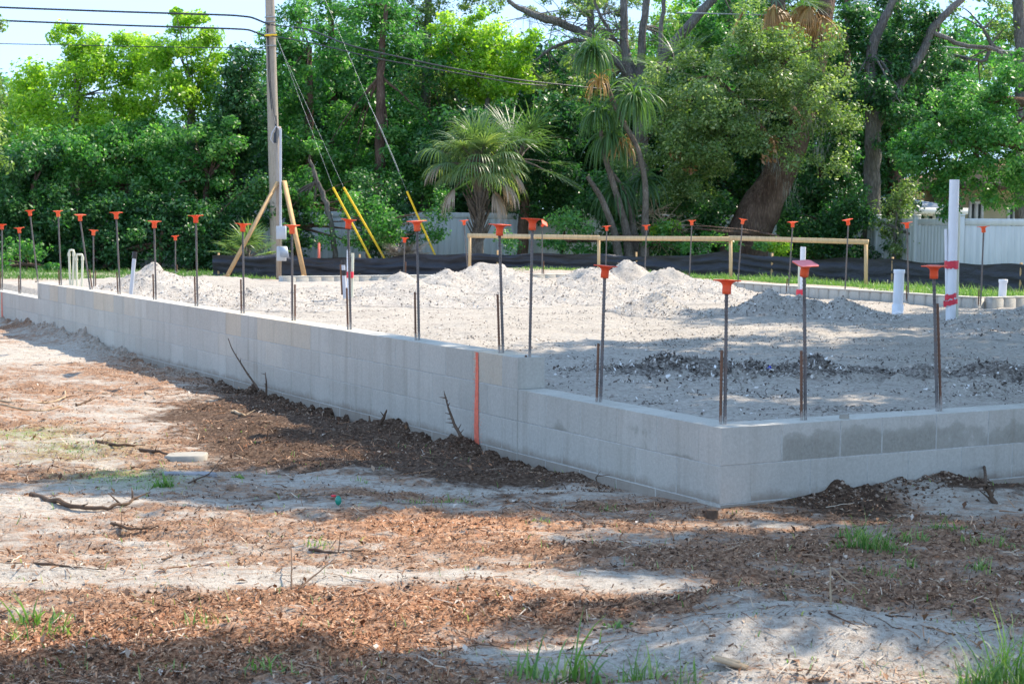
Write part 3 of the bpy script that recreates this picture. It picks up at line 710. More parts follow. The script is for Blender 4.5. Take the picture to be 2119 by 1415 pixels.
n=3600;t=rng.uniform(.5,5,n);s=-rng.exponential(.10,n)-.015;p=np.stack([CX+s*DL[0]+t*DR[0],CY+s*DL[1]+t*DR[1]],1)
clods(mb,p[:,0],p[:,1],zground(p[:,0],p[:,1])-.001,.003,.016,rng.beta(1.,1.4,n))
tag(mb.build('soil_clods',M['clod']),'dark crumbly soil clods banked along the foot of the block wall','soil',kind='stuff')
mb=MB();x,y=scatter(60000,lambda x,y:np.clip(mulch0(x,y)*1.2-.35,0,1)*np.clip(.15+1.6*fbm(x*3,y*5,191,3),0,1),yr=(5.3,14));clods(mb,x,y,zground(x,y),.003,.013,rng.beta(1.2,1.8,len(x))*.8)
tag(mb.build('earth_crumbs',M['clod']),'clusters of dark earth crumbs among the bark mulch','soil',kind='stuff')
mb=MB();n=520;yy=5.6+12*rng.random(n)**1.5;xx=(rng.random(n)*2-1)*yy*.31;s,t=st(xx,yy);kk=(t<-.05)|(s<-.05)
for x_,y_ in zip(xx[kk],yy[kk]):
    if float(fbm(np.array([x_*1.2]),np.array([y_*2]),195,3)[0])<-.15: continue
    L_=rng.uniform(.05,.26);a_=rng.uniform(0,6.28);p0=np.array([x_,y_]);m_=4;P=[]
    for q in range(m_+1):
        P.append([p0[0],p0[1],float(zground(p0[0],p0[1]))+.004+.012*q/m_*rng.random()]);a_+=rng.normal(0,.35);p0=p0+np.array([math.cos(a_),math.sin(a_)])*L_/m_
    r_=rng.uniform(.0012,.004);mb.tube(P,np.linspace(r_,r_*.4,m_+1),5,jit=.1,a=rng.random())
tag(mb.build('small_twigs',M['chips']),'small dead twigs and roots littering the ground outside the wall','twigs',kind='stuff')
# bits on the fill
mb=MB();n=150000;u=rng.random(n);y=9+(24-9)*u**1.4;x=(rng.random(n)*2-1)*(y*.325+.2);s,t=st(x,y);k=(s>.02)&(t>.22)&(s<16)&(t<9.2);x,y=x[k],y[k]
k=rng.random(len(x))<np.clip(.06+dfill(x,y)*1.3+1.3*fbm(x*1.4,y*4.5,171,4),.03,1);x,y=x[k],y[k]
d=dfill(x,y);chips(mb,x,y,zfill(x,y)+.002,.006,.022,.4,1.,np.clip(rng.beta(1.0,1.3,len(x))-.25*d*rng.random(len(x)),0,1),.4)
n=15000;x=rng.uniform(.3,5,n);y=rng.normal(gp(1500,772,.45)[1],.33,n)+.1*np.sin(x*1.3);s,t=st(x,y);k=(s>.3)&(rng.random(n)<np.clip(.35+1.6*fbm(x*2,y*3,175,3),0,1));x,y=x[k],y[k]
chips(mb,x,y,zfill(x,y)+.003,.010,.034,.5,1.,np.clip(rng.beta(1.1,1.2,len(x)),0,1),.6)
tag(mb.build('shell_gravel',M['bits']),'dark and pale shell gravel scattered over the sand fill','gravel',kind='stuff')

mb=MB();n=30000;u=rng.random(n);y=9+(22-9)*u**1.3;x=(rng.random(n)*2-1)*(y*.325+.2);s,t=st(x,y);k=(s>.1)&(t>.25)&(s<16)&(t<9.2)&(rng.random(n)<np.clip(1.6*fbm(x*1.5,y*4.,197,4)-.15+.8*dfill(x,y),0,1));x,y=x[k],y[k]
clods(mb,x,y,zfill(x,y)-.002,.004,.022,np.clip(.45+.5*rng.random(len(x))-.5*dfill(x,y),0,1))
tag(mb.build('fill_crumbs',mat_attr('fill_crumbs',[(0,(.06,.05,.045)),(.5,(.27,.235,.20)),(1,(.55,.50,.43))])),'lumpy crumbs of sand and shell on the building pad','gravel',kind='stuff')

# ------------------------------------------------------------------ capped reinforcing bars
def rod_mesh(h=1.,r=.0088,name='rod',mat='steel'):
    mb=MB();n=int(h/.006);z=np.linspace(0,h,n);sides=10;th=np.arange(sides)*2*math.pi/sides;V=[]
    for i,zz in enumerate(z):
        rr=r*(1+.20*((np.sin(zz*2*math.pi/.024+th*1.0+np.where(th<math.pi,0,math.pi))>.3)))
        V.append(np.stack([np.cos(th)*rr,np.sin(th)*rr,np.full(sides,zz)],1))
    V=np.concatenate(V);f=[[i*sides+j,i*sides+(j+1)%sides,(i+1)*sides+(j+1)%sides,(i+1)*sides+j] for i in range(n-1) for j in range(sides)]
    mb.add(V,f);mb.add(np.vstack([V[-sides:],[[0,0,h]]]),[[j,(j+1)%sides,sides] for j in range(sides)])
    return mb.build(name,M[mat],smooth=False)
def cap_mesh():
    mb=MB();prof=[(.0115,-.012),(.0235,-.012),(.0245,.006),(.0235,.030),(.0255,.040),(.034,.049),(.050,.0565),(.052,.0585)]
    mb.lathe(prof,20)
    # thin rounded square plate with slightly dished top
    h=.0575;q=.056;pts=[]
    for cx_,cy_,a0 in((q-.014,q-.014,0),(-q+.014,q-.014,90),(-q+.014,-q+.014,180),(q-.014,-q+.014,270)):
        for k in range(5):
            a=R(a0+k*22.5);pts.append((cx_+.014*math.cos(a)*1.15,cy_+.014*math.sin(a)*1.15))
    n=len(pts);V=[(x,y,h) for x,y in pts]+[(x,y,h+.0055) for x,y in pts]+[(x*.8,y*.8,h+.0035) for x,y in pts]+[(0,0,h+.003)]+[(x*.5,y*.5,h) for x,y in pts]
    f=[[i,(i+1)%n,n+(i+1)%n,n+i] for i in range(n)]+[[n+i,n+(i+1)%n,2*n+(i+1)%n,2*n+i] for i in range(n)]+[[3*n+1+i,3*n+1+(i+1)%n,(i+1)%n,i] for i in range(n)]
    mb.add(V,f);mb.add(V,[[2*n+i,2*n+(i+1)%n,3*n] for i in range(n)])
    return mb.build('cap',M['cap'],smooth=False)
proto=bpy.data.objects.new('capped_rebar',None);proto.empty_display_size=.1
p_rod=rod_mesh();p_rod.parent=proto
p_dow=rod_mesh(.5,.0074,'dowel','rust');p_dow.parent=proto
p_cap=cap_mesh();p_cap.parent=proto
used=[False]
WL=wall(0,.10);WLd=DL;WR=wall(.10,0);FARW=wall(0,9.30);ENDW=wall(16.12,0)
def rebar(bx,by,tx,ty,line,dow,label,captilt=(0,0),caprot=None,pink=False,Y=None,zb=None,dside=-1,rust=False):
    if line=='L': p=col_on_line(bx,by,WL,DL);z=ZT+CH-.01
    elif line=='l': p=col_on_line(bx,by,WL,DL);z=ZT-.01
    elif line=='R': p=col_on_line(bx,by,WR,DR);z=ZT-.015
    elif line=='F': p=col_on_line(bx,by,FARW,DL);z=ZT+.10
    elif line=='E': p=col_on_line(bx,by,ENDW,DR);z=ZT+.16
    else: q=at(bx,by,Y);p=q[:2];z=zb
    base=np.array([p[0],p[1],z]);top=at(tx,ty,p[1]);v=Vector(top-base);ln=v.length-.035
    if not used[0]:
        used[0]=True;o=proto;col.objects.link(o);rod,dw,cp=p_rod,p_dow,p_cap
    else:
        o=proto.copy();col.objects.link(o);rod,dw,cp=p_rod.copy(),p_dow.copy(),p_cap.copy()
        for c in(rod,dw,cp):c.parent=o;col.objects.link(c)
    o.location=base;o.rotation_mode='QUATERNION';o.rotation_quaternion=v.to_track_quat('Z','Y')
    rod.scale=(1,1,ln);rod.location=(0,0,0)
    if rust: rod.data=p_rod_r.data
    dh=dow
    dw.scale=(1,1,max(dh,.02)/.5)
    wx=Vector((dside*.024,random.uniform(-.012,.012),0));wx.rotate(o.rotation_quaternion.inverted())
    dw.location=wx;dw.rotation_euler=(0,-dside*math.atan(.018/max(dh,.1)),0) if by>800 else (0,0,0)
    cp.location=(0,0,ln-.035);cp.rotation_mode='QUATERNION';import mathutils as mu_
    want=mu_.Euler((R(captilt[0]+random.uniform(-4,4)),R(captilt[1]+random.uniform(-5,5)),0)).to_quaternion() @ mu_.Quaternion((0,0,1),R(caprot if caprot is not None else random.uniform(0,90)))
    lean=o.rotation_quaternion.copy(); want=lean.slerp(mu_.Quaternion(),.3) @ mu_.Quaternion() @ mu_.Euler((R(captilt[0]+random.uniform(-3,3)),R(captilt[1]+random.uniform(-4,4)),0)).to_quaternion() @ mu_.Quaternion((0,0,1),R(caprot if caprot is not None else random.uniform(0,90))) if False else want
    cp.rotation_quaternion=o.rotation_quaternion.inverted() @ want
    if pink: cp.data=p_cap_f.data
    tag(o,label,'rebar','orange capped rebar rods standing along the foundation walls')
    return o
p_rod_r=None
pf=p_cap.data.copy();pf.materials.append(M['cap_faded']);
top_faces=[p for p in pf.polygons if p.normal.z>.5 and p.center.z>.055]
for p in top_faces:p.material_index=1
class _:pass
p_cap_f=_();p_cap_f.data=pf
rebar(5,600,4,463,'l',.28,'orange capped rod at the left picture edge beside the orange paint stripe')
rebar(43,606,40,470,'l',.26,'short capped rod just right of the rod at the left picture edge')
rebar(79,584,61,434,'L',.0,'slanting grey rod with orange cap rising from the left end of the long wall')
rebar(127,589,120,435,'L',.2,'capped rod left of the two cream looped pipes',dside=-1)
rebar(187,603,164,443,'L',.25,'capped rod leaning left just right of the cream looped pipes',dside=1)
rebar(194,583,193,475,'-',.27,'short capped rod standing behind the wall right of the cream looped pipes',Y=23.4,zb=.47,dside=1)
rebar(249,612,240,438,'L',.26,'capped rod between the cream looped pipes and the slanting grey pipe')
rebar(323,622,319,456,'L',.28,'capped rod in front of the pointed left gravel mound')
rebar(363,557,363,487,'-',.13,'small far capped rod standing behind the pointed left gravel mound',Y=27,zb=.6,dside=1)
rebar(409,635,405,444,'L',.3,'capped rod on the wall left of the black silt fence end')
rebar(505,650,502,461,'L',.32,'capped rod before the left wooden brace of the power post')
rebar(605,665,604,464,'L',.32,'capped rod just right of the grey meter box',dside=1)
rebar(726,683,720,452,'L',.34,'capped rod in front of the yellow guy guards and red taped pipes')
rebar(867,703,863,455,'L',.36,'capped rod in front of the lone third yellow guy guard')
rebar(1041,730,1033,462,'L',.40,'capped rod on the high wall just before its stepped end')
rebar(1096,738,1102,450,'L',.0,'capped rod standing on the stepped end block of the high wall')
rebar(836,562,837,491,'E',.25,'small far capped rod above the left shoulder of the broad gravel mound',dside=1)
rebar(969,548,960,455,'E',.0,'far capped rod touching the left end of the wooden rail')
rebar(1122,567,1122,458,'E',.25,'far capped rod with its cap knocked crooked, before the white fence',captilt=(20,38),dside=1)
rebar(1253,545,1256,467,'F',.0,'far capped rod near the second post of the wooden rail')
rebar(1334,548,1338,465,'F',.0,'far capped rod in front of the thin palm trunks')
rebar(1426,572,1432,455,'F',.2,'far capped rod midway between the thin palm trunks and leaning oak trunk')
rebar(1526,582,1537,452,'F',.0,'far capped rod in front of the leaning oak trunk',captilt=(0,8))
rebar(1631,598,1641,458,'F',.2,'far capped rod just above the pink topped cap')
rebar(1748,612,1756,453,'F',.0,'far capped rod with tilted cap left of the end post of the wooden rail',captilt=(0,-16))
rebar(1880,617,1877,459,'F',.2,'far capped rod behind the short capped white pipe',captilt=(0,-4))
rebar(2029,628,2036,467,'F',.2,'rightmost far capped rod, before the white fence panel')
rebar(1243,820,1252,547,'R' if False else 'N',.37,'capped rod on the low wall right of the stepped end block',Y=col_on_line(1243,820,WL,DL)[1],zb=ZT-.02)
rebar(1500,878,1504,577,'N',.42,'nearest capped rod on the corner of the low wall',Y=wall(.13,.13)[1],zb=ZT-.02,captilt=(-6,0),caprot=40)
rebar(1667,860,1664,541,'R',.40,'capped rod with a pink square topped cap on the right wall',captilt=(12,0),caprot=20,pink=True)
rebar(1940,832,1932,547,'R',.64,'rightmost near capped rod on the right wall',dside=1,caprot=45)

# ------------------------------------------------------------------ pipes
def vpipe(mb,bx,by,tx,ty,Y,d,a=None,sides=20,extra=.25):
    b=at(bx,by,Y);t=at(tx,ty,Y);dv=(b-t);b=b+dv/np.linalg.norm(dv)*extra
    r=d/2;mb.tube([b,t],[r,r],sides,cap=False);
    # wall thickness at the mouth
    u=(t-b)/np.linalg.norm(t-b);mb.tube([t,t-u*.0005,t-u*.12],[r,r*.86,r*.86],sides,cap=False);mb.tube([t-u*.12,t-u*.1201],[r*.86,r*.01],sides,cap=False);return b,t
def band(mb,bx,by,tx,ty,Y,d,x0y,x1y,seed=0):
    b=at(bx,by,Y);t=at(tx,ty,Y);k0=(by-x0y)/(by-ty);k1=(by-x1y)/(by-ty)
    P0=b+(t-b)*k0;P1=b+(t-b)*k1;mb.tube([P0,(P0+P1)/2+np.array([0,0,.002]),P1],[d/2,d/2+.002,d/2],16,cap=False,jit=.04,seed=seed)
def px_m(px,Y): return px/F*Y
# tall bundle
Yb=17.4;t=thing('pipe_bundle','tall white pipe and two slim pipes bound together with red tape','pipe',tuple(at(1967,672,Yb)))
def part(mb,name,mat,par,smooth=True):
    o=mb.build(name,mat,None,smooth);o.parent=par;o.matrix_parent_inverse=Matrix.Translation(-Vector(par.location));return o
mb=MB();vpipe(mb,1967,672,1975,372,Yb,px_m(20,Yb));part(mb,'tall_pipe',M['pvc'],t)
mb=MB();vpipe(mb,1960,666,1957,474,Yb+.0,px_m(6,Yb),sides=12);part(mb,'slim_pipe',M['pvc'],t)
mb=MB();vpipe(mb,1979,668,1984,440,Yb+.02,px_m(7,Yb),sides=12);part(mb,'slim_pipe',M['cream_pvc'],t)
for (x,y0_,y1_,k) in((1969,556,541,0),(1967,618,607,1),(1967,631,620,2)):
    mb=MB();c0=at(x,y0_,Yb);c1=at(x,y1_,Yb)
    th=np.linspace(0,2*math.pi,25)[:-1];rx=px_m(15 if k!=1 else 12,Yb);ry=px_m(11,Yb);V=[]
    r2=np.random.default_rng(k)
    for c in(c0,c1):
        V+= [[c[0]+rx*math.cos(a)*(.96+.05*r2.random()),c[1]+ry*math.sin(a),c[2]+r2.uniform(-.012,.012)+(.02*math.cos(a) if k else 0)] for a in th]
    mb.add(V,[[i,(i+1)%24,24+(i+1)%24,24+i] for i in range(24)]);part(mb,'red_tape',M['redtape'],t)
Yb=19.;t=thing('capped_pipe','short fat white pipe with a flat cap and collar, left of the tall pipe bundle','pipe',tuple(at(1858,650,Yb)))
mb=MB();vpipe(mb,1857,652,1861,560,Yb,px_m(21,Yb));part(mb,'pipe_body',M['pvc'],t)
mb=MB();c=at(1861,560,Yb);r=px_m(11.6,Yb);mb.lathe([(r,-.03),(r*1.02,-.0),(r*.98,.012),(.001,.014)],24,c);part(mb,'pipe_cap',M['pvc'],t)
mb=MB();b=at(1857,652,Yb);c=at(1858,630,Yb);mb.tube([b-np.array([0,0,.1]),c,c+np.array([0,0,.001])],[px_m(11.8,Yb),px_m(11.8,Yb),px_m(10.5,Yb)],24,cap=False);part(mb,'collar',M['pvc'],t)
mb=MB();mb.tube([at(1846,656,Yb-.2),at(1853,651,Yb-.2),at(1861,648,Yb-.1)],[.02,.03,.03],10);part(mb,'elbow',M['pvc'],t)
Yb=20.6;t=thing('taped_pipe','white pipe pair with red tape at the foot, behind the grey shaded mound','pipe',tuple(at(1657,615,Yb)))
mb=MB();vpipe(mb,1659,615,1662,511,Yb,px_m(11.5,Yb),sides=16);part(mb,'pipe_body',M['pvc'],t)
mb=MB();vpipe(mb,1653,615,1654,545,Yb,px_m(5,Yb),sides=12);part(mb,'slim_pipe',M['cream_pvc'],t)
mb=MB();band(mb,1657,615,1658,511,Yb,px_m(19,Yb),610,599);part(mb,'red_tape',M['redtape'],t)
Yb=20.4;t=thing('stub_pipe','short white stub pipe behind the far wall near the right picture edge','pipe',tuple(at(2075,614,Yb)))
mb=MB();vpipe(mb,2074,614,2076,580,Yb,px_m(16,Yb));part(mb,'pipe_body',M['pvc'],t)
mb=MB();c=at(2076,580,Yb);r=px_m(9.2,Yb);mb.lathe([(r,-.03),(r*1.02,0),(r,.01),(.001,.012)],20,c);part(mb,'pipe_cap',M['pvc'],t)
Yb=20.9;t=thing('grey_pipe','short grey pipe wrapped in black tape left of the red taped cream pipes','pipe',tuple(at(712,620,Yb)))
mb=MB();vpipe(mb,714,619,710,545,Yb,px_m(8,Yb),sides=14);part(mb,'pipe_body',M['grey_pvc'],t)
for q_ in((548,538,1),(570,559,2)):
    mb=MB();band(mb,714,619,710,540,Yb,px_m(9,Yb),*q_);part(mb,'black_tape',M['blacktape'],t)
mb=MB();mb.tube([at(708,610,Yb),at(705,547,Yb)],[.012,.012],8);part(mb,'thin_stub',M['rust'],t)
Yb=20.7;t=thing('cream_pipe_pair','two cream pipes bound with one red tape band, beside the grey pipe','pipe',tuple(at(724,616,Yb)))
mb=MB();vpipe(mb,721,616,721,517,Yb,px_m(7,Yb),sides=14);part(mb,'pipe_body',M['pvc'],t)
mb=MB();vpipe(mb,728,614,730,524,Yb+.02,px_m(6,Yb),sides=14);part(mb,'pipe_body',M['cream_pvc'],t)
mb=MB();band(mb,724,616,725,517,Yb,px_m(14.5,Yb),575,562,3);part(mb,'red_tape',M['redtape'],t)
Yb=20.4;t=thing('slanting_pipe','slanting grey pipe with a black taped mouth behind the left wall','pipe',tuple(at(271,620,Yb)))
mb=MB();vpipe(mb,270,620,278,532,Yb,px_m(8,Yb),sides=14);part(mb,'pipe_body',M['grey_pvc'],t)
mb=MB();band(mb,270,620,279,522,Yb,px_m(9.5,Yb),535,521,4);part(mb,'black_tape',M['blacktape'],t)
for (xa,xb,yt,bx,lab) in((143,153,517,(146,150),'cream U shaped looped pipe, the taller left one of two behind the left wall'),(158,171,526,(160,169),'cream U shaped looped pipe, the shorter right one of two behind the left wall')):
    Yb=21.2;t=thing('looped_pipe',lab,'pipe',tuple(at(xa,600,Yb)),'cream looped pipes')
    mb=MB();a=at(bx[0],612,Yb);b=at(xa,yt+6,Yb);c=at(xb,yt+6,Yb);d=at(bx[1],612,Yb);m1=at(xa+1.5,yt+1,Yb);m2=at(xb-1.5,yt+1,Yb)
    r=px_m(2.4,Yb);mb.tube([a,(a+b)/2,b,m1,(m1+m2)/2,m2,c,(c+d)/2,d],[r]*9,12,cap=False);part(mb,'pipe_body',M['cream_pvc'],t)
    mb=MB()
    for q,q2 in((b,a),(c,d)):
        u=(q2-q)/np.linalg.norm(q2-q);mb.tube([q-u*.0,q+u*.045],[r*1.35,r*1.35],12)
    part(mb,'fitting',M['cream_pvc'],t)

# ------------------------------------------------------------------ wooden batter board
YA,YB_=29.,25.4
def yb(px): return YA+(YB_-YA)*(px-970)/(1795-970)
t=thing('batter_board','long raw pine rail nailed to four thin posts before the silt fence','batter board',tuple(at(1380,560,27)))
mb=MB()
def rail(x0,y0_,x1,y1_):
    mb.beam(at(x0,y0_,yb(x0)),at(x1,y1_,yb(x1)),.03,.076)
rail(968,487.5,1240,492);part(mb,'rail',M['pine'],t,False)
mb=MB();rail(1236,493,1514,494.5);part(mb,'rail',M['pine'],t,False)
mb=MB();rail(1508,492.5,1797,501);part(mb,'rail',M['pine'],t,False)
for px,yt,ybt in((972,486,556),(1239,490,556),(1512,490,584),(1792,498,590)):
    mb=MB();mb.beam(at(px,ybt+14,yb(px)+.06),at(px,yt,yb(px)+.06),.05,.04);part(mb,'post',M['pine'],t,False)

# ------------------------------------------------------------------ silt fence
path=[(440,528,31.),(520,530,31.),(575,527,31.),(700,530,31.2),(800,532,31.3),(860,527,31.5),(1000,522,31.5),(1120,524,31.5),(1250,526,31.5),(1400,527,31.4),(1500,522,31.2),(1560,527,30.9),(1650,531,30.4),(1760,533,29.6),(1850,537,28.8),(1980,541,27.8),(2060,545,27.2),(2160,552,26.4)]
t=thing('silt_fence','black fabric silt fence sagging between stakes along the back of the plot','silt fence',tuple(at(1200,570,31)))
pts=np.array([at(*p) for p in path]);seg=np.concatenate([[0],np.cumsum(np.linalg.norm(np.diff(pts,axis=0)[:,:2],axis=1))])
u=np.arange(0,seg[-1],.07);X=np.interp(u,seg,pts[:,0]);Y=np.interp(u,seg,pts[:,1]);Z=np.interp(u,seg,pts[:,2])
U,K=np.meshgrid(u,np.linspace(0,1,16));XX=np.broadcast_to(X,U.shape).copy();YY=np.broadcast_to(Y,U.shape).copy()
sag=.02*np.sin(U*2.1)+.015*np.sin(U*5.3+1)
ZB=zverge(XX,YY)-.06;ZZ=(np.broadcast_to(Z,U.shape)-.015+sag*1.0)*K+ZB*(1-K)
YY=YY+.09*fbm(U*1.1+K*2.5,K*9.+U*.8,301,5,.6)+.06*np.sin(K*3.14)*fbm(U*.5,K*0,305,3)
o=grid_mesh('fabric',XX,YY,ZZ,M['silt']);o.parent=t;o.matrix_parent_inverse=Matrix.Translation(-Vector(t.location))
for s_ in np.arange(.1,seg[-1],2.6):
    x=np.interp(s_,seg,pts[:,0]);y=np.interp(s_,seg,pts[:,1]);z=np.interp(s_,seg,pts[:,2])
    mb=MB();mb.box((x,y+.05,z-.35),(.035,.035,.78));part(mb,'stake',M['brace'],t,False)
# faded print on the fabric
for px,py,txt,k in((525,561,'TLL',1),(700,557,'TLL',1)):
    cu=bpy.data.curves.new('print','FONT');cu.body=txt;cu.size=.085
    ob=bpy.data.objects.new('tmp',cu);col.objects.link(ob);bpy.context.view_layer.update()
    me=bpy.data.meshes.new_from_object(ob);bpy.data.objects.remove(ob)
    o=bpy.data.objects.new('printed_lettering',me);col.objects.link(o);me.materials.append(M['print'])
    p=at(px,py,30.86);o.location=p;o.rotation_euler=(R(90),0,0);o.parent=t;o.matrix_parent_inverse=Matrix.Translation(-Vector(t.location))

# ------------------------------------------------------------------ power post, pole, lines
Yp=30.2;t=thing('power_post','grey wooden temporary power post with meter box and two raw timber braces','power post',tuple(at(578,580,Yp)))
mb=MB();mb.beam(at(577,592,Yp),at(576,262,Yp),.085,.085);part(mb,'post',M['pole'],t,False)
mb=MB();mb.tube([at(580.5,478,Yp-.08),at(580.5,266,Yp-.08)],[.022,.022],12);part(mb,'conduit',M['grey_pvc'],t)
mb=MB();mb.tube([at(578,266,Yp-.08),at(571,262,Yp-.06),at(563,275,Yp-.1),at(560,288,Yp-.1),at(566,297,Yp-.1),at(572,290,Yp-.1)],[.009]*6,6);part(mb,'service_loop',M['grey_pvc'],t)
mb=MB();mb.tube([at(569,275,Yp-.1),at(569,296,Yp-.12)],[.022,.03],8);mb.tube([at(571,240,Yp),at(572,266,Yp-.06),at(568,290,Yp-.1)],[.012]*3,6);part(mb,'connector',M['cable'],t)
def boxpx(mb,x0,y0_,x1,y1_,Y,d):
    a=at(x0,y1_,Y);b=at(x1,y0_,Y);mb.cbox(((a[0]+b[0])/2,Y,(a[2]+b[2])/2),(b[0]-a[0],d,b[2]-a[2]),.008)
mb=MB();boxpx(mb,572,468,592,495,Yp-.13,.10);bx=part(mb,'meter_box',M['metal'],t,False)
c=at(582,482,Yp-.18);mb=MB();th=[(0.001,-.03),(.05,-.03),(.066,-.012),(.07,0)]
mb.lathe([(r,z) for r,z in th],20);o=mb.build('meter_glass',M['glass'],bx,True);o.location=Vector(c)-Vector(t.location);o.rotation_euler=(R(-90),0,0)
mb=MB();boxpx(mb,573,510,592,540,Yp-.12,.09);bx=part(mb,'breaker_box',M['metal'],t,False)
mb=MB();a=at(578,511,Yp-.18);b=at(594,511,Yp-.18);c_=at(598.5,534,Yp-.36);d=at(580,532,Yp-.36)
V=np.array([a,b,c_,d]);V2=V+np.array([0,.012,.006]);mb.add(np.vstack([V,V2]),[[0,3,2,1],[4,5,6,7],[0,1,5,4],[1,2,6,5],[2,3,7,6],[3,0,4,7]]);part(mb,'box_flap',M['metal'],t,False)
mb=MB();mb.beam(at(467,577,Yp-.9),at(574,377,Yp-.06),.075,.04);part(mb,'brace',M['brace'],t,False)
mb=MB();mb.beam(at(631,577,Yp-.8),at(588,375,Yp-.06),.075,.04);part(mb,'brace',M['brace'],t,False)
for px in(466,627):
    mb=MB();mb.beam(at(px-1,584,Yp-.86),at(px-1,569,Yp-.86),.05,.035);part(mb,'stake',M['brace'],t,False)
Yq=35.5
t=thing('utility_pole','tall weathered grey wooden utility pole at left, carrying cables','utility pole',tuple(at(571,560,Yq)))
ys=[-140,0,150,300,430,570];xs=[556,558.5,562,566,570,573];ws=[18,19,21,23,24.5,26]
mb=MB();mb.tube([at(x,y,Yq) for x,y in zip(xs[::-1],ys[::-1])],[px_m(w_/2,Yq) for w_ in ws[::-1]],20,jit=.015);part(mb,'pole_shaft',M['pole'],t)
for y_ in(38,48,72,97):
    mb=MB();x=np.interp(y_,ys,xs);r=px_m(np.interp(y_,ys,ws)/2,Yq)+.006;c=at(x,y_,Yq);mb.tube([c,c+np.array([0,0,.022])],[r,r],20,cap=False)
    mb.tube([c+np.array([-.1,-.13,0]),c+np.array([.13,-.15,.01])],[.015,.015],6);part(mb,'steel_band',M['guy'],t)
mb=MB();mb.tube([at(548,74,Yq-.2),at(573,73,Yq-.2)],[.02,.02],6);part(mb,'yellow_tag',M['yellow'],t)
mb=MB();mb.tube([at(553,60,Yq-.13),at(556,160,Yq-.15),at(562,225,Yq-.16),at(570,258,Yq-.6)],[.011]*4,6);mb.tube([at(554,50,Yq-.13),at(560,180,Yq-.16),at(570,262,Yq-.16)],[.008]*3,6);part(mb,'riser_cable',M['cable'],t)
def cable(label,pts,r,mat='cable',name='overhead_cable',cat='cable'):
    P=np.array([at(*p) for p in pts]);n=60
    k=np.linspace(0,len(P)-1,n);Q=np.stack([np.interp(k,np.arange(len(P)),P[:,i]) for i in range(3)],1)
    for _ in range(6): Q[1:-1]=(Q[:-2]+Q[1:-1]*2+Q[2:])/4
    o=MB();o.tube(Q-Q[0],r,6);o=o.build(name,M[mat],smooth=True);o.location=Q[0];tag(o,label,cat);return o
cable('upper thick overhead cable running left from the wooden pole',[(-300,0,35),(0,16,35),(250,25,35.2),(480,32,35.3),(520,36,35.4),(558,52,35.35)],.021)
cable('lower thick overhead cable running left from the wooden pole',[(-300,28,35),(0,43,35),(250,53,35.2),(480,60,35.3),(515,62,35.4),(556,78,35.35)],.020)
cable('thin lowest overhead wire crossing the left tree tops',[(-300,85,37),(0,91,37),(350,98,37),(560,101,35.4)],.010)
cable('thick cable sagging right from the wooden pole across the green trees',[(562,52,35.3),(640,60,34),(720,95,33),(900,135,33),(1060,165,33.5),(1250,185,35),(1420,202,37),(1760,215,41)],.014)
cable('thinner twin cable just below the thick cable right of the wooden pole',[(562,75,35.3),(640,88,34),(780,122,33),(1060,172,33.5),(1130,178,34)],.012)
cable('pale horizontal wire over the oak at upper right',[(1400,27,38),(1560,31,38),(1750,38,38.2)],.016,'guy')
cable('thin wire running right from the dark pole behind the oak',[(1760,66,40),(1930,96,40),(2119,108,40),(2300,112,40)],.013,'guy')
def guy(label,x0,y0_,x1,y1_,x2,y2_,Y):
    t=thing('guy_wire',label,'guy wire',tuple(at(x2,y2_,Y)),'guy wires with yellow guards')
    mb=MB();a=at(x2,y2_,Y);b=at(x1,y1_,Y+.15);c=at(x0,y0_,Yq+.0);mb.tube([a,b,c],[.0022]*3,6);part(mb,'wire',M['guy'],t)
    mb=MB();mb.tube([a,b],[.021,.021],10);part(mb,'yellow_guard',M['yellow'],t)
guy('guy wire with yellow guard, leftmost of the three, right of the wooden pole',566,60,689,388,767,535,32.4)
guy('guy wire with yellow guard, middle of the three, just right of the leftmost guard',568,70,711,388,796,535,32.6)
guy('guy wire with yellow guard, the lone right one beside the fan palm',660,-30,842,396,902,532,32.8)
mb=MB();mb.tube([at(826,355,33.9),at(790,270,34.2),at(762,212,34.4)],[.005]*3,6)
tag(mb.build('grey_cable',M['guy']),'pale straight wire guard left of the fan palm','wire')
# dark pole with transformer
Yd=39.;t=thing('utility_pole','dark brown utility pole with a pale transformer, right of the leaning oak','utility pole',tuple(at(1752,540,Yd)))
mb=MB();mb.tube([at(1752,545,Yd),at(1753,300,Yd),at(1754,-60,Yd)],[px_m(8.5,Yd),px_m(7.5,Yd),px_m(6,Yd)],14);part(mb,'pole_shaft',M['bark_dark'],t)
mb=MB();c=at(1780,30,Yd-.2);mb.lathe([(.001,0),(.13,.0),(.155,.03),(.155,.75),(.12,.8),(.001,.82)],20,c);part(mb,'transformer',M['transformer'],t)
mb=MB();mb.beam(at(1754,84,Yd),at(1690,60,Yd-.5),.03,.03);mb.beam(at(1690,61,Yd-.5),at(1640,63,Yd-.9),.09,.05);part(mb,'lamp_arm',M['guy'],t)

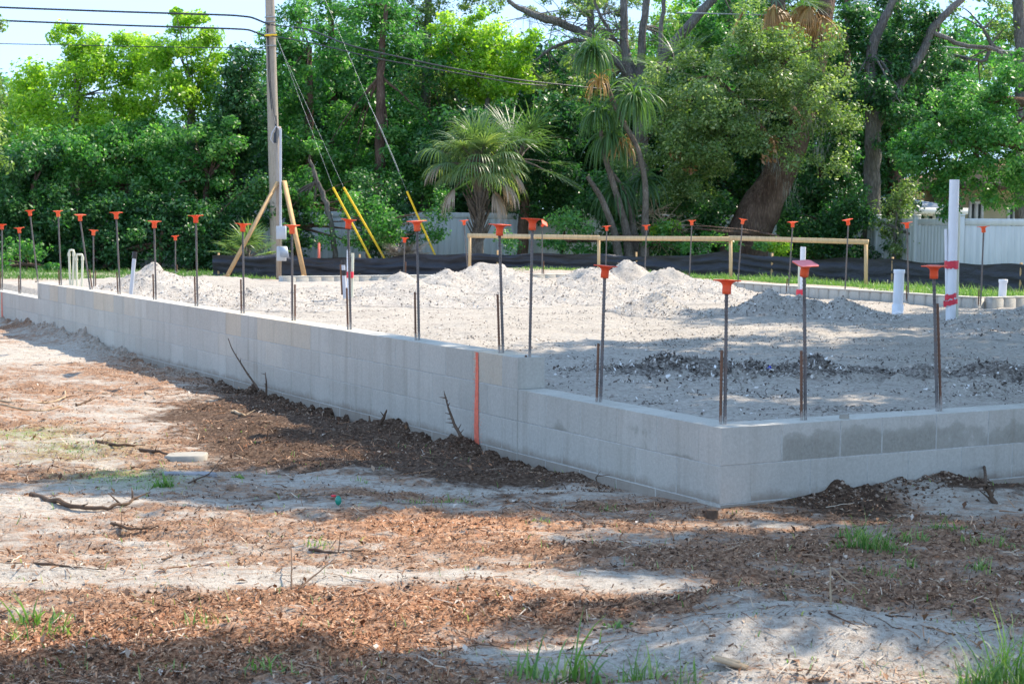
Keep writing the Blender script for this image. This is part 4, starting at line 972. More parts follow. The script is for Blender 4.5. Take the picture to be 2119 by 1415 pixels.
# ------------------------------------------------------------------ white vinyl fence and houses
def vfence(label,pts,zt=1.62,zb=-.1,seed=1):
    t=thing('vinyl_fence',label,'fence',(pts[0][0],pts[0][1],zb))
    for i in range(len(pts)-1):
        a=np.array(pts[i]);b=np.array(pts[i+1]);d=b-a;Ln=np.linalg.norm(d);d/=Ln;n=max(1,round(Ln/1.9));ang=math.atan2(d[1],d[0])
        for k in range(n):
            c=a+d*(k+.5)*Ln/n;pw=Ln/n-.12
            mb=MB();nb=12
            for j in range(nb): 
                q=c+d*((j+.5)/nb-.5)*pw;mb.cbox((q[0],q[1],(zt+zb)/2-.06),(pw/nb-.0005,.03,zt-zb-.12),.0015,rot=ang)
            part(mb,'panel',M['vinyl'],t,False)
            mb=MB();mb.cbox((c[0],c[1],zt-.05),(pw,.05,.13),.008,rot=ang);part(mb,'top_rail',M['vinyl'],t,False)
        for k in range(n+(i==len(pts)-2)):
            c=a+d*k*Ln/n;mb=MB();mb.cbox((c[0],c[1],(zt+zb)/2+.03),(.125,.125,zt-zb+.06),.008,rot=ang);mb.cbox((c[0],c[1],zt+.08),(.145,.145,.04),.015,rot=ang);part(mb,'post',M['vinyl'],t,False)
    return t
def xy(px,Y): p=at(px,500,Y);return (p[0],p[1])
vfence('long white vinyl fence behind the left and middle trees',[xy(-150,38),xy(1600,38.)])
vfence('white vinyl fence panels at right, below the cream house',[xy(1740,38),xy(1985,33.4)],1.57)
vfence('nearest white vinyl fence stretch reaching the right picture edge',[xy(1988,32.8),xy(2330,32.2)],1.58)
def house(label,x0,x1,Y,eave,ridge,wallm,roofm,depth=8,over=.5,name='house',ridge_in=2.,wins=()):
    """x0,x1,eave,ridge in pixels"""
    a=at(x0,eave,Y);b=at(x1,eave,Y);rz=at((x0+x1)/2,ridge,Y+depth/2)[2]
    t=thing(name,label,'house',((a[0]+b[0])/2,Y,0))
    mb=MB();mb.box(((a[0]+b[0])/2,Y+depth/2,a[2]/2-.2),(b[0]-a[0],depth,a[2]+.4));w_=part(mb,'wall',wallm,t,False)
    mb=MB();e=over;z=a[2]
    V=[(a[0]-e,Y-e,z-.06),(b[0]+e,Y-e,z-.06),(b[0]+e,Y+depth+e,z-.06),(a[0]-e,Y+depth+e,z-.06),(a[0]-e,Y-e,z+.08),(b[0]+e,Y-e,z+.08),(b[0]+e,Y+depth+e,z+.08),(a[0]-e,Y+depth+e,z+.08),(a[0]+ridge_in,Y+depth/2,rz),(b[0]-ridge_in,Y+depth/2,rz)]
    mb.add(V,[[0,3,2,1],[0,1,5,4],[1,2,6,5],[2,3,7,6],[3,0,4,7],[4,5,9,8],[6,7,8,9]]);mb.add(V,[[5,6,9],[7,4,8]]);part(mb,'roof',roofm,t,False)
    mb=MB();mb.box(((a[0]+b[0])/2,Y-e-.02,z+.01),(b[0]-a[0]+2*e,.04,.17));part(mb,'fascia',M['whitetrim'] if roofm!=M['roof_rust'] else M['bark_dark'],t,False)
    for (wx0,wy0,wx1,wy1) in wins:
        p=at(wx0,wy1,Y);q=at(wx1,wy0,Y);cx_=(p[0]+q[0])/2;cz_=(p[2]+q[2])/2;ww=q[0]-p[0];hh_=q[2]-p[2]
        mb=MB()
        for dx,dz,sx,sz in((-ww/2,0,.08,hh_+.16),(ww/2,0,.08,hh_+.16),(0,hh_/2+.04,ww-.08,.08),(0,-hh_/2-.04,ww-.08,.08),(0,0,.10,hh_)):
            mb.box((cx_+dx,Y-.03,cz_+dz),(sx,.08,sz))
        fr=part(mb,'window',M['whitetrim'],t,False)
        mb=MB();mb.box((cx_,Y-.005,cz_),(ww,.02,hh_));o=mb.build('pane',M['window'],fr)
        o.matrix_parent_inverse=Matrix.Translation(-Vector(t.location)) if False else Matrix.Identity(4)
        o.location=-Vector(t.location) if False else (0,0,0)
        o.matrix_parent_inverse=Matrix.Identity(4)
    return t
house('cream house with terracotta roof and a double window behind the right fence',1985,2400,50,388,330,M['cream'],M['roof_rust'],over=1.2,wins=((2006,422,2032,455),(2085,432,2112,470)))
house('blue grey house with grey shingle roof left of the cream house',1760,1965,47,436,398,M['bluewall'],M['roof_grey'],depth=7,over=.4,ridge_in=1.5,wins=((1900,447,1932,475),))
house('pale house with grey roof glimpsed through the left trees',250,480,60,405,345,M['whitetrim'],M['roof_grey'],wins=((300,412,330,440),))
house('white house glimpsed behind the palm and leaning oak',1180,1700,62,410,345,M['whitetrim'],M['roof_rust'])

# ------------------------------------------------------------------ trees
def leaf_cloud(mb,C,Rc,nl,ls,att,up=.4,flat=.75,droop=0.):
    up=up+.35
    """C clump centres (n,3), Rc radii, nl leaves per clump, ls leaf length"""
    n=len(C);k=np.repeat(np.arange(n),nl);m=len(k)
    d=rng.normal(0,1,(m,3));d/=np.linalg.norm(d,axis=1)[:,None];r=rng.random(m)**.45
    p=C[k]+d*(r*Rc[k])[:,None]*np.array([1,1,flat]);p[:,2]-=droop*(r*Rc[k])*.5
    nrm=d*.7+rng.normal(0,.7,(m,3))+np.array([0,0,up]);nrm/=np.linalg.norm(nrm,axis=1)[:,None]
    t=rng.normal(0,1,(m,3));t[:,2]-=.35;t-=nrm*(t*nrm).sum(1)[:,None];t/=np.linalg.norm(t,axis=1)[:,None];b=np.cross(nrm,t)
    Ln=ls*rng.uniform(.4,1.6,m);W=Ln*rng.uniform(.42,.62,m)
    f=(.15*W)[:,None]*nrm
    v=np.stack([p-t*Ln[:,None]/2,p-b*W[:,None]/2+f,p+t*Ln[:,None]/2,p+b*W[:,None]/2+f],1).reshape(-1,3)
    a=np.clip(att[k]+rng.normal(0,.2,m),0,1)
    mb.add(v,np.arange(m*4).reshape(-1,4),a)
def limb(mb,a,b,r0,r1,n=7,wob=.12,sides=7,seed=None):
    a=np.array(a,float);b=np.array(b,float);L_=np.linalg.norm(b-a);k=np.linspace(0,1,n)[:,None]
    P=a+(b-a)*k;w_=rng.normal(0,wob*L_/n,(n,3));w_[0]=0;w_=np.cumsum(w_,0)*.6;w_-=k*w_[-1];P=P+w_+np.array([0,0,1])*(k*(1-k))*L_*.12
    mb.tube(P,np.linspace(r0,r1,n),sides,cap=True,jit=.08)
    return P
def tree(name,label,Y,trunk,blobs,leaf,bark,ls=.085,dens=1.,thick=1.6,cr=(.28,.55),nl=150,cat='tree',group=None,tone=(.0,1.),extra=None,nlimb=10,up=.4,br=.03,droop=0):
    """trunk: list of (px,py,width px[,Y]) polylines; blobs: (px,py,rx,ry) px ellipses"""
    tr=trunk[0];base=at(tr[0][0],tr[0][1],Y)
    t=thing(name,label,cat,tuple(base),group)
    mb=MB();tops=[]
    for pl in trunk:
        P=[at(q[0],q[1],q[3] if len(q)>3 else Y) for q in pl];r=[px_m(q[2]/2,Y) for q in pl]
        # densify
        P=np.array(P);k=np.linspace(0,len(P)-1,len(P)*4);Q=np.stack([np.interp(k,np.arange(len(P)),P[:,i]) for i in range(3)],1);rr=np.interp(k,np.arange(len(P)),r)
        for _ in range(3): Q[1:-1]=(Q[:-2]+Q[1:-1]*2+Q[2:])/4
        Q[1:-1]+=rng.normal(0,.012,(len(Q)-2,3));mb.tube(Q,rr,12,jit=.07,seed=len(tops));tops.append(Q[-1]);tops.append(Q[len(Q)*2//3])
    CC=[];RR=[];AT=[]
    lo=min(b[1]-b[3] for b in blobs);hi=max(b[1]+b[3] for b in blobs)
    for b in blobs:
        bx,by,rx,ry=b[:4];Yc=Y+(b[4] if len(b)>4 else 0);dn=b[5] if len(b)>5 else 1.
        rxm,rym=px_m(rx,Yc),px_m(ry,Yc);rz=min(thick,max(rxm,.5));c=at(bx,by,Yc)
        area=rxm*rym*3.14;n=max(3,int(area*15.*dens*dn))
        d=rng.normal(0,1,(n,3));d/=np.linalg.norm(d,axis=1)[:,None];r=rng.random(n)**.33
        p=c+d*r[:,None]*np.array([rxm,rz,rym]);CC.append(p);RR.append(rng.uniform(cr[0],cr[1],n)*min(1,.35+rym*.55))
        # leaf tone is random per clump, paler towards the top of each blob
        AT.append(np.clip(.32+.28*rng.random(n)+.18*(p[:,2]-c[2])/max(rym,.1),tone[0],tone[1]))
    CC=np.concatenate(CC);RR=np.concatenate(RR);AT=np.concatenate(AT)
    sel=rng.choice(len(CC),min(nlimb,len(CC)),replace=False)
    for i in sel:
        T0=tops[int(np.argmin([np.linalg.norm(q-CC[i]) for q in tops]))];limb(mb,T0,CC[i],br*.6*(1+rng.random()),.006)
    part(mb,'trunk',bark,t)
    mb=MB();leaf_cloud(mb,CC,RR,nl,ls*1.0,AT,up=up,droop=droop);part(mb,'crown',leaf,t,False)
    return t
LB,LM,LD,LO=M['leaf_bright'],M['leaf_mid'],M['leaf_dark'],M['leaf_oak']
BG,BD=M['bark_grey'],M['bark_dark']
# --- left group of broadleaf trees
tree('broadleaf_tree','pale leafed tree cut by the left picture edge below the cables',33,[[(-60,560,26),(-50,300,20),(-40,60,12)]],[(-30,190,50,60),(-20,300,45,70),(-40,30,50,30),(-50,120,40,60)],LO,BG,dens=.8)
tree('broadleaf_tree','bushy yellow green tree, leftmost full crown under the cables',38.5,[[(150,560,26),(150,350,22),(160,200,12)]],
  [(170,100,48,32),(130,75,20,26),(190,150,100,60),(90,180,60,60,.5),(230,110,50,45),(120,260,105,70,-.6),(240,250,90,70,-.4),(55,250,45,70,.4),(160,60,14,14,0,.7),(60,170,35,40,.8),(280,150,40,40)],LB,BG,dens=1.05)
tree('broadleaf_tree','tall yellow green tree left of the wooden pole with a double top',38.,[[(400,560,26),(395,350,22),(400,200,12)]],
  [(370,60,26,30),(365,35,12,14,0,.7),(430,75,30,34),(415,40,12,12,0,.7),(400,120,70,50),(310,125,60,45),(440,150,40,45),(330,190,80,60,-.3),(290,110,26,40,.5),(250,90,24,24,.5),(400,210,60,50)],LB,BG,dens=1.05)
tree('broadleaf_tree','dense mid green tree with hanging vines below the yellow green crowns',36.6,[[(260,570,24),(265,430,20),(270,330,12)]],
  [(250,330,120,70),(120,350,110,80),(370,330,90,70),(200,400,150,50,0,.7),(300,290,90,50,.3),(90,420,80,60)],LM,BD,dens=.85)
tree('broadleaf_tree','dark green tree just left of the wooden pole',37.2,[[(470,570,22),(475,400,18),(490,250,12)]],
  [(500,130,40,45),(480,190,60,60),(520,210,50,60),(470,270,70,60),(530,300,50,60),(480,350,60,50),(450,300,60,60,0),(440,410,70,40)],LD,BD,dens=1.)
tree('broadleaf_tree','mid green bushy tree between the dark tree and the tall yellow green tree',36.2,[[(420,570,18),(425,450,16),(430,370,10)]],
  [(420,300,50,40),(450,340,50,50),(390,380,60,50,0,.7),(470,300,30,35),(440,260,40,30)],LM,BD,dens=.8)
tree('broadleaf_tree','dark vine smothered tree at far left in front of the white fence',35.6,[[(60,580,22),(65,480,18),(70,380,12)]],
  [(60,330,70,70),(40,420,70,80),(150,450,70,70),(230,470,70,60),(20,520,70,40),(100,520,70,40),(290,440,60,60,0,.8)],LD,BD,dens=1.0)
tree('shrub','dark green shrub mass right of the far left tree, before the white fence',35.2,[[(330,575,12),(332,520,10),(335,480,6)]],
  [(330,490,70,60),(400,500,50,55,0,.9),(260,520,60,40),(200,540,60,30),(390,540,40,28),(140,545,60,26)],LD,BD,ls=.07,dens=1.1,cat='shrub')
tree('shrub','dark ivy thicket against the fence at the far left picture edge',35.4,[[(40,575,10),(42,540,8),(45,500,5)]],
  [(10,470,60,60),(60,500,60,60),(110,470,50,60),(170,510,60,60),(20,540,60,36),(230,550,60,26),(430,540,30,30,0,.6)],LD,BD,ls=.075,dens=1.2,cat='shrub')
tree('shrub','small bright low shrub left of the cream looped pipes',33.2,[[(55,585,6),(56,560,5),(57,530,3)]],
  [(60,520,36,34),(20,540,30,26),(110,550,30,16)],LM,BD,ls=.06,dens=1.2,cat='shrub')
# --- behind and right of the pole
tree('broadleaf_tree','tall mixed green tree just right of the wooden pole',38.6,[[(650,560,22),(640,300,18),(640,100,12)]],
  [(600,90,45,60),(640,30,60,40,.3,.6),(620,180,60,60),(600,270,60,60),(680,150,50,50,.5,.6),(630,350,60,60),(570,130,30,70)],LM,BD,dens=.85)
tree('leaning_tree','thin pale leaning trunk tree between the power post and yellow guards',36.,[[(694,540,12),(688,470,11),(668,400,11),(652,365,9),(640,330,6)]],
  [(620,400,50,40),(590,460,30,40),(650,330,50,40,0,.5)],LM,BG,dens=.6)
tree('broadleaf_tree','tall tree with a straight dark trunk behind the yellow guards',38.2,[[(782,560,26),(785,400,24),(787,250,20),(789,120,15),(800,10,8)]],
  [(800,60,90,60,.4,.7),(730,120,60,60,.4,.65),(870,120,60,70,.4,.65),(760,200,60,50,.6,.6),(860,250,70,60,.5),(720,260,60,50,.5),(700,330,60,50,.3),(820,320,80,60),(760,400,90,50),(870,380,50,40),(790,10,90,40,.4,.7)],LM,BD,dens=.9,thick=1.8)
tree('shrub','leafy green undergrowth in front of the white fence beside the yellow guards',35.4,[[(760,560,8),(762,520,6),(764,470,4)]],
  [(770,440,60,50),(720,480,40,40,0,.6),(790,490,40,40),(640,480,50,45,0,.5),(900,470,40,40,0,.8),(930,420,40,40,0,.7)],LM,BD,ls=.065,dens=.85,cat='shrub')
tree('broadleaf_tree','bright lime green tree left of the bare grey limbs',39.,[[(1000,560,22),(1000,350,18),(1010,200,10)]],
  [(950,60,50,36),(1010,80,70,50),(1060,130,50,50),(960,140,70,50),(1030,190,70,45),(920,90,36,40),(980,30,30,20,0,.6),(1090,90,26,40)],LB,BG,dens=1.05)
tree('broadleaf_tree','dark green tree behind the fan palm',37.6,[[(1080,560,24),(1085,400,20),(1090,280,10)]],
  [(1100,250,90,60),(1010,260,70,50),(1150,330,70,60),(1080,350,80,60),(1160,410,60,50),(1100,420,50,40,0,.7),(1180,230,50,50),(940,280,60,60),(880,330,40,50)],LD,BD,dens=1.)
tree('shrub','leafy thicket hiding the fence between the far left shrubs and the power post',35.6,[[(400,575,10),(402,530,8),(405,490,5)]],
  [(300,450,60,50),(360,480,60,50),(440,470,50,60),(500,460,50,60),(540,420,40,50),(460,530,60,40),(250,500,50,50),(380,430,50,36,0,.7)],LD,BD,ls=.075,dens=1.3,cat='shrub')
tree('shrub','tangled dark vines on the fence between the wooden pole and the yellow guards',36.4,[[(610,560,8),(612,500,7),(616,430,5)]],
  [(600,430,30,60),(620,500,26,50),(640,440,30,50,0,.8),(590,510,20,40),(745,420,34,60),(770,500,34,50),(800,430,40,60),(830,500,40,40,0,.7)],LD,BD,ls=.07,dens=1.2,cat='shrub')
tree('shrub','dense mixed thicket behind the thin palm stems and leaning oak',36.2,[[(1420,565,10),(1422,520,8),(1425,460,5)]],
  [(1230,440,50,50),(1290,470,50,60),(1350,450,50,60),(1420,450,60,60),(1480,460,50,60),(1250,520,50,40),(1330,520,60,40),(1400,520,60,40),(1470,520,50,36),(1260,400,60,50)],LD,BD,ls=.075,dens=1.2,cat='shrub')
tree('shrub','shaded bushes between the leaning oak foot and the grey oak trunk',36.4,[[(1700,570,10),(1702,520,8),(1705,460,5)]],
  [(1640,460,30,50),(1680,500,50,50),(1730,470,40,60),(1760,510,40,50),(1840,520,24,36,0,.8),(1770,430,30,60)],LD,BD,ls=.075,dens=1.3,cat='shrub')
tree('shrub','green shrubs under the palm and wooden rail before the white fence',34.,[[(1160,560,8),(1162,530,6),(1165,500,4)]],
  [(1180,470,50,50,0,.8),(1210,510,40,24),(1060,500,30,26,0,.6),(1150,510,40,22),(1440,500,80,26),(1380,490,50,30),(1540,510,60,16)],LM,BD,ls=.065,dens=1.,cat='shrub')
# --- taller trees behind, filling the top edge
tree('broadleaf_tree','tall airy green tree rising past the top edge just right of the wooden pole',41.5,[[(700,560,24),(690,250,18),(680,-60,10)]],
  [(640,-10,60,50,0,.8),(700,60,70,60,0,.8),(740,-10,60,50,0,.8),(610,60,40,50,0,.7),(680,180,80,70),(740,300,80,80),(600,300,50,80)],LM,BD,ls=.08,dens=.8)
tree('oak_tree','olive green oak rising past the top edge behind the straight dark trunk tree',42.,[[(880,560,30),(880,250,22),(890,-60,12)]],
  [(860,-20,70,50),(940,-30,60,40),(1000,-10,60,40,0,.8),(830,60,50,50),(900,60,50,50,0,.8),(880,180,70,70),(930,300,80,80),(1010,320,70,70)],LO,BG,ls=.07,dens=.95)
tree('oak_tree','airy grey green oak crown behind the bare grey limbs at the top edge',43.5,[[(1230,560,34),(1225,250,24),(1220,-60,12)]],
  [(1120,-20,60,40,0,.6),(1200,-20,70,50,0,.7),(1290,-10,60,60,0,.8),(1250,90,70,60,0,.7),(1150,130,50,50,0,.45),(1180,260,90,80),(1300,200,70,80),(1280,320,80,80)],LO,BG,ls=.065,dens=.9)
tree('oak_tree','dense oak crown at the top edge behind the leaning oak and slanting limb',43.,[[(1500,560,34),(1505,250,24),(1510,-60,14)]],
  [(1440,-30,60,40,0,.7),(1530,-20,70,50),(1620,-20,70,50),(1580,60,80,60),(1690,0,70,50),(1500,120,80,70,0,.9),(1430,220,70,80),(1560,240,90,90),(1690,120,70,80),(1480,350,90,80),(1640,300,80,80)],LM,BD,ls=.075,dens=.95)
tree('broadleaf_tree','dark crowned tree at the top edge right of the dark pole',42.5,[[(1850,560,34),(1850,250,24),(1860,-60,12)]],
  [(1800,-10,60,50),(1880,-20,60,40,0,.8),(1830,80,60,60),(1900,120,60,60,0,.8),(1800,200,60,70),(1880,230,80,70),(1960,240,70,50),(1790,330,50,80)],LD,BD,ls=.08,dens=.9)
# --- oak with bare grey limbs
def mossy(mb,C,n,l0,l1,w_=.03):
    k=rng.integers(0,len(C),n);p=C[k]+rng.normal(0,.12,(n,3));L_=rng.uniform(l0,l1,n)
    a=rng.uniform(0,6.28,n);e=np.stack([np.cos(a),np.sin(a),0*a],1)*w_*rng.uniform(.4,1,(n,1));sw=rng.normal(0,.08,(n,3));sw[:,2]=0
    q=p+sw*L_[:,None]*2;q[:,2]-=L_
    v=np.stack([p-e/2,p+e/2,q+e/6,q-e/6],1).reshape(-1,3);mb.add(v,np.arange(n*4).reshape(-1,4),rng.random(n))
def twigs(mb,C,n,l0,l1,r=.008):
    for i in range(n):
        a=C[rng.integers(len(C))];d=rng.normal(0,1,3);d[2]*=.6;d/=np.linalg.norm(d);limb(mb,a,a+d*rng.uniform(l0,l1),r*1.6,r*.4,5,.25,4)
t=tree('oak_tree','tall oak with bare grey limbs and hanging moss above the thin palms',40.,
 [[(1330,560,40),(1325,350,34),(1322,200,26),(1290,120,18),(1292,-60,14)],[(1322,220,20),(1325,130,18),(1330,60,16),(1345,-60,12)],
  [(1325,180,18),(1240,90,14),(1180,55,16),(1130,40,17),(1085,25,12),(1050,0,8)],[(1240,95,9),(1190,80,8),(1130,105,6),(1095,140,4)],[(1325,160,10),(1270,80,8),(1235,20,6),(1220,-40,5)]],
  [(1150,25,80,30,.3,.35),(1240,30,50,40,.6,.4),(1200,140,60,40,.8,.35),(1380,60,60,50,.8,.6),(1120,180,50,40,.8,.5),(1240,230,60,60,1.),(1180,180,60,40,1.2,.5),(1420,120,60,60,1.)],LO,BG,dens=.8,nlimb=26,br=.02)
C=np.array([at(*q) for q in [(1240,90,40),(1180,60,40),(1200,100,39.8),(1150,45,40),(1265,130,40),(1230,60,39.6),(1280,60,40),(1215,130,39.8),(1100,30,40),(1250,30,40)]])
mb=MB();twigs(mb,C,90,.5,1.5,.009);part(mb,'twigs',BG,t)
mb=MB();mossy(mb,C,420,.08,.30,.014);part(mb,'spanish_moss',M['moss'],t,False)
tree('oak_tree','oak whose thick grey limb slants up to the right past the bare limbs',39.2,
 [[(1300,560,34),(1310,300,26),(1345,180,22),(1375,110,20),(1430,50,19),(1490,-20,17)],[(1320,250,16),(1365,130,12),(1368,60,9),(1378,-30,8)]],
  [(1400,90,30,70,.8),(1440,30,70,40,1.2,.6),(1500,80,60,60,1.2),(1460,150,60,50,1.),(1380,180,50,60,1.),(1540,20,50,40,1.3)],LM,BG,dens=.8)
# --- leaning big oak
t=tree('leaning_oak','huge leaning oak with a thick dark brown trunk behind the wooden rail',35.8,
 [[(1530,570,108,35.8),(1548,480,92,35.8),(1590,400,78,35.8),(1635,320,58,35.9),(1668,230,46,36.4),(1694,130,40,36.6),(1712,0,36,37.4),(1720,-90,30,37.6)],[(1620,350,40),(1590,290,24),(1540,220,16),(1480,160,10)],[(1655,260,30),(1600,180,18),(1560,120,12)]],
  [(1480,200,110,70,-.6,.8),(1400,230,80,60,-.3,.8),(1580,190,80,60,-.8,.8),(1640,150,90,60,-.9,.75),(1740,260,40,60,-1.,.5),(1760,180,30,60,-.9,.45),(1720,330,40,50,-1.3,.45),(1350,160,50,60,-.2,.5),(1560,40,70,40,-.5,.5),(1640,320,24,50,-1.4,.4),(1520,350,50,24,-1.0,.5),(1330,330,50,50,-.1,.5),(1450,120,60,40,-.5,.5),(1470,285,100,55,-.8),(1420,330,80,60,-.5),(1590,265,60,45,-1.2,.8),(1680,210,60,60,-1.2),(1440,380,60,34,-.4),(1700,100,50,60,-.9,.7),(1600,80,70,50,-.6),(1540,110,70,50,-.5),(1380,400,50,50,-.2,.8)],LO,BD,ls=.066,dens=1.15,nlimb=20,thick=1.5,droop=.6)
C=np.array([at(*q) for q in [(1660,180,34.6),(1680,260,34.4),(1600,330,34.3),(1640,390,34.5),(1560,240,34.6),(1700,300,34.6),(1720,200,34.6)]])
mb=MB();mossy(mb,C,300,.08,.34,.012);part(mb,'spanish_moss',M['moss'],t,False)
C=np.array([at(*q) for q in [(1600,305,34.4),(1592,330,34.4),(1430,350,34.8),(1400,320,34.8),(1455,310,34.8),(1605,290,34.4)]])
mb=MB();leaf_cloud(mb,C,np.full(len(C),.16),26,.09,np.full(len(C),.6));part(mb,'withered_leaves',M['leaf_fern'],t,False)
tree('broadleaf_tree','deep shaded dark tree between the leaning oak and the dark pole',38.6,[[(1690,570,22),(1692,450,20),(1700,330,12)]],
  [(1700,400,70,70),(1660,450,60,60),(1720,330,60,60),(1640,500,50,40),(1700,500,50,40),(1740,250,40,60)],LD,BD,dens=1.15)
tree('shrub','pale green shrub spray at the foot of the leaning oak',34.6,[[(1615,560,6),(1614,520,5),(1612,490,3)]],[(1618,510,26,18),(1600,505,20,16),(1380,470,40,26,0,.6)],LB,BD,ls=.07,dens=.9,cat='shrub')
# --- oak right of dark pole
tree('oak_tree','oak with a straight grey trunk and two forking limbs right of the dark pole',37.,
 [[(1806,590,42),(1804,480,36),(1804,350,34),(1808,250,32),(1800,160,26),(1805,90,22),(1835,30,18),(1870,-50,14)],[(1806,270,24),(1850,190,20),(1905,120,18),(1925,65,17),(1960,25,15),(2010,-20,12)],[(1925,65,10),(1990,95,9),(2060,100,8),(2075,115,6)]],
  [(1830,90,70,60,.4),(1880,60,60,60,.4),(1780,190,60,50,-.4,.8),(1840,210,70,40,-.3),(1930,50,60,40,.4,.6),(1960,150,60,40,.5),(1760,60,40,60,.6),(1870,260,70,50,-.8,.8),(1850,150,60,50,.2)],LD,BG,dens=.95,nlimb=14)
tree('oak_tree','low sweeping bright green canopy hanging over the right fence',33.6,
 [[(2230,600,46),(2220,400,42),(2200,250,34),(2120,210,20),(2030,205,12)],[(2210,330,26),(2100,300,18),(2000,290,12),(1930,300,8)]],
  [(2060,180,90,50),(1980,230,80,50),(2080,270,100,60),(1970,300,90,50),(1900,290,60,40),(2100,350,80,60),(2010,360,70,44),(1930,350,50,40),(2080,410,60,28,0,.8),(1960,400,36,26,0,.7),(2110,120,50,40,.6,.7),(1880,330,40,40),(1960,430,20,16,0,.7)],LM,BD,ls=.075,dens=1.15,nlimb=16,droop=.5)
tree('broadleaf_tree','pale airy treetop with bare branches against the sky at upper right',43,
 [[(2118,560,34),(2116,300,30),(2112,100,26),(2105,-60,20)],[(2112,120,12),(2080,115,10),(2050,90,9),(2035,60,6)],[(2050,95,9),(2040,130,7),(2000,120,5)]],
  [(2050,50,60,50,.5,.4),(2000,20,60,40,.6,.4),(2100,60,40,50,.6,.4),(1990,160,60,40,1.,.5),(1960,100,40,40,1.,.35)],LO,BG,dens=.7,nlimb=24,br=.03)
tree('shrub','pale leafed small tree between the grey oak trunk and the blue house',35.4,[[(1850,560,8),(1852,500,7),(1856,440,4)]],
  [(1860,400,36,40,0,.9),(1850,460,36,50,0,.9),(1880,430,30,40,0,.8),(1900,500,22,30,0,.7),(1845,520,24,26,0,.6)],LO,BG,ls=.065,dens=.9,cat='shrub')
tree('broadleaf_tree','yellowish far treetop between the slanting limb and the palm at the top',46,[[(1440,560,24),(1440,200,18),(1440,60,10)]],[(1400,20,60,40,0,.7),(1480,60,60,50,0,.7),(1440,110,70,50)],LB,BG,dens=.8)
# mass of understorey just beyond the fence
mb=MB();nC=3400;X_=rng.uniform(-16,16,nC);Yc=rng.uniform(41,46,nC)
top=3.4+1.0*fbm(X_*.5,0*X_,411,3)+2.2*sstep(-7.5,-4,X_)*sstep(13,9,X_);H=rng.random(nC)**.8;Z_=H*top+.1
k=~((X_>10.)&(Z_<3.6)&(X_<16))&~((X_<-6.2)&(X_>-9)&(Z_>1.5)&(Z_<2.6)&(rng.random(nC)<.8))
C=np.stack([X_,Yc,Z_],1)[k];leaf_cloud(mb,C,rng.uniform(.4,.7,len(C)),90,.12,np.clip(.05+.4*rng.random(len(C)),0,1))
tag(mb.build('understorey',LD),'dark understorey foliage filling the gaps between tree trunks beyond the fence','undergrowth',kind='stuff')
# far mass of trees behind the plot
mb=MB();nC=2600;X_=rng.uniform(-22,26,nC);Yc=rng.uniform(49,56,nC)
top=4.6+1.3*fbm(X_*.3,0*X_,401,3)+2.6*sstep(-9,-5,X_);H=rng.random(nC)**.75;Z_=H*top+.1
k=~((X_>12.2)&(Z_<3.7)&(X_<17))
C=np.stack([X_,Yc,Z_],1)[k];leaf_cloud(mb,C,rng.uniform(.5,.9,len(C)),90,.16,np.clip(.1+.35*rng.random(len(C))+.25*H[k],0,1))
tag(mb.build('distant_trees',LM),'mass of distant green trees beyond the white fence','trees',kind='stuff')

# ------------------------------------------------------------------ palms
def fan(mb,st_mb,org,d,size,n=26,droop=.5,spread=125,a=.5,pet=.8,w_=.035):
    """costapalmate fan leaf: petiole from org along d, then n blades"""
    d=np.array(d,float);d/=np.linalg.norm(d);up=np.array([0,0,1.]);e=np.cross(d,up);e/=np.linalg.norm(e)+1e-9;u=np.cross(e,d)
    hub=org+d*pet+np.array([0,0,-.10*pet*pet])
    st_mb.tube([org,(org+hub)/2+np.array([0,0,.03]),hub],[.022,.016,.011],6)
    m=5
    for i in range(n):
        th=R(-spread+2*spread*i/(n-1));L_=size*(.72+.28*math.cos(th*.6))*rng.uniform(.9,1.05)
        v=d*math.cos(th)+e*math.sin(th);v=v+u*.18*abs(math.sin(th));v/=np.linalg.norm(v)
        P=[];x=hub.copy();vv=v.copy()
        for k in range(m+1):
            P.append(x.copy());vv=vv+np.array([0,0,-droop*(.12+.42*(k/m)**1.3)]);vv/=np.linalg.norm(vv);x=x+vv*L_/m
        P=np.array(P);T=np.gradient(P,axis=0);T/=np.linalg.norm(T,axis=1)[:,None];B=np.cross(T,np.array([0,0,1.])+u*.5+rng.normal(0,.3,3));B/=np.linalg.norm(B,axis=1)[:,None]+1e-9
        W=w_*np.array([.5,1,.95,.75,.45,.06])[:,None]
        V=np.stack([P-B*W/2,P+B*W/2],1).reshape(-1,3);mb.add(V,[[2*k,2*k+1,2*k+3,2*k+2] for k in range(m)],np.clip(a+rng.normal(0,.12),0,1))
def dirs(az,el): return np.array([math.sin(R(az))*math.cos(R(el)),-math.cos(R(az))*math.cos(R(el)),math.sin(R(el))])
Yc=33.;t=thing('fan_palm','fan palm with drooping green fronds and brown dead skirt, centre of the tree line','palm',tuple(at(992,560,Yc)))
mb=MB();mb.tube([at(985,560,Yc),at(988,500,Yc),at(995,430,Yc),at(987,345,Yc)],[.16,.12,.10,.08],14,jit=.15)
for i in range(60):
    a=rng.uniform(0,360);z=rng.uniform(0,1);b=at(990,520-120*z,Yc);d=dirs(a,50);mb.tube([b+d*.09,b+d*.10+dirs(a,62)*rng.uniform(.25,.55)],[.028,.010],5)
part(mb,'trunk',M['palm_bark'] if 'palm_bark' in M else M['bark_palm'],t)
g=MB();s_=MB();dd=MB();o0=at(985,345,Yc)
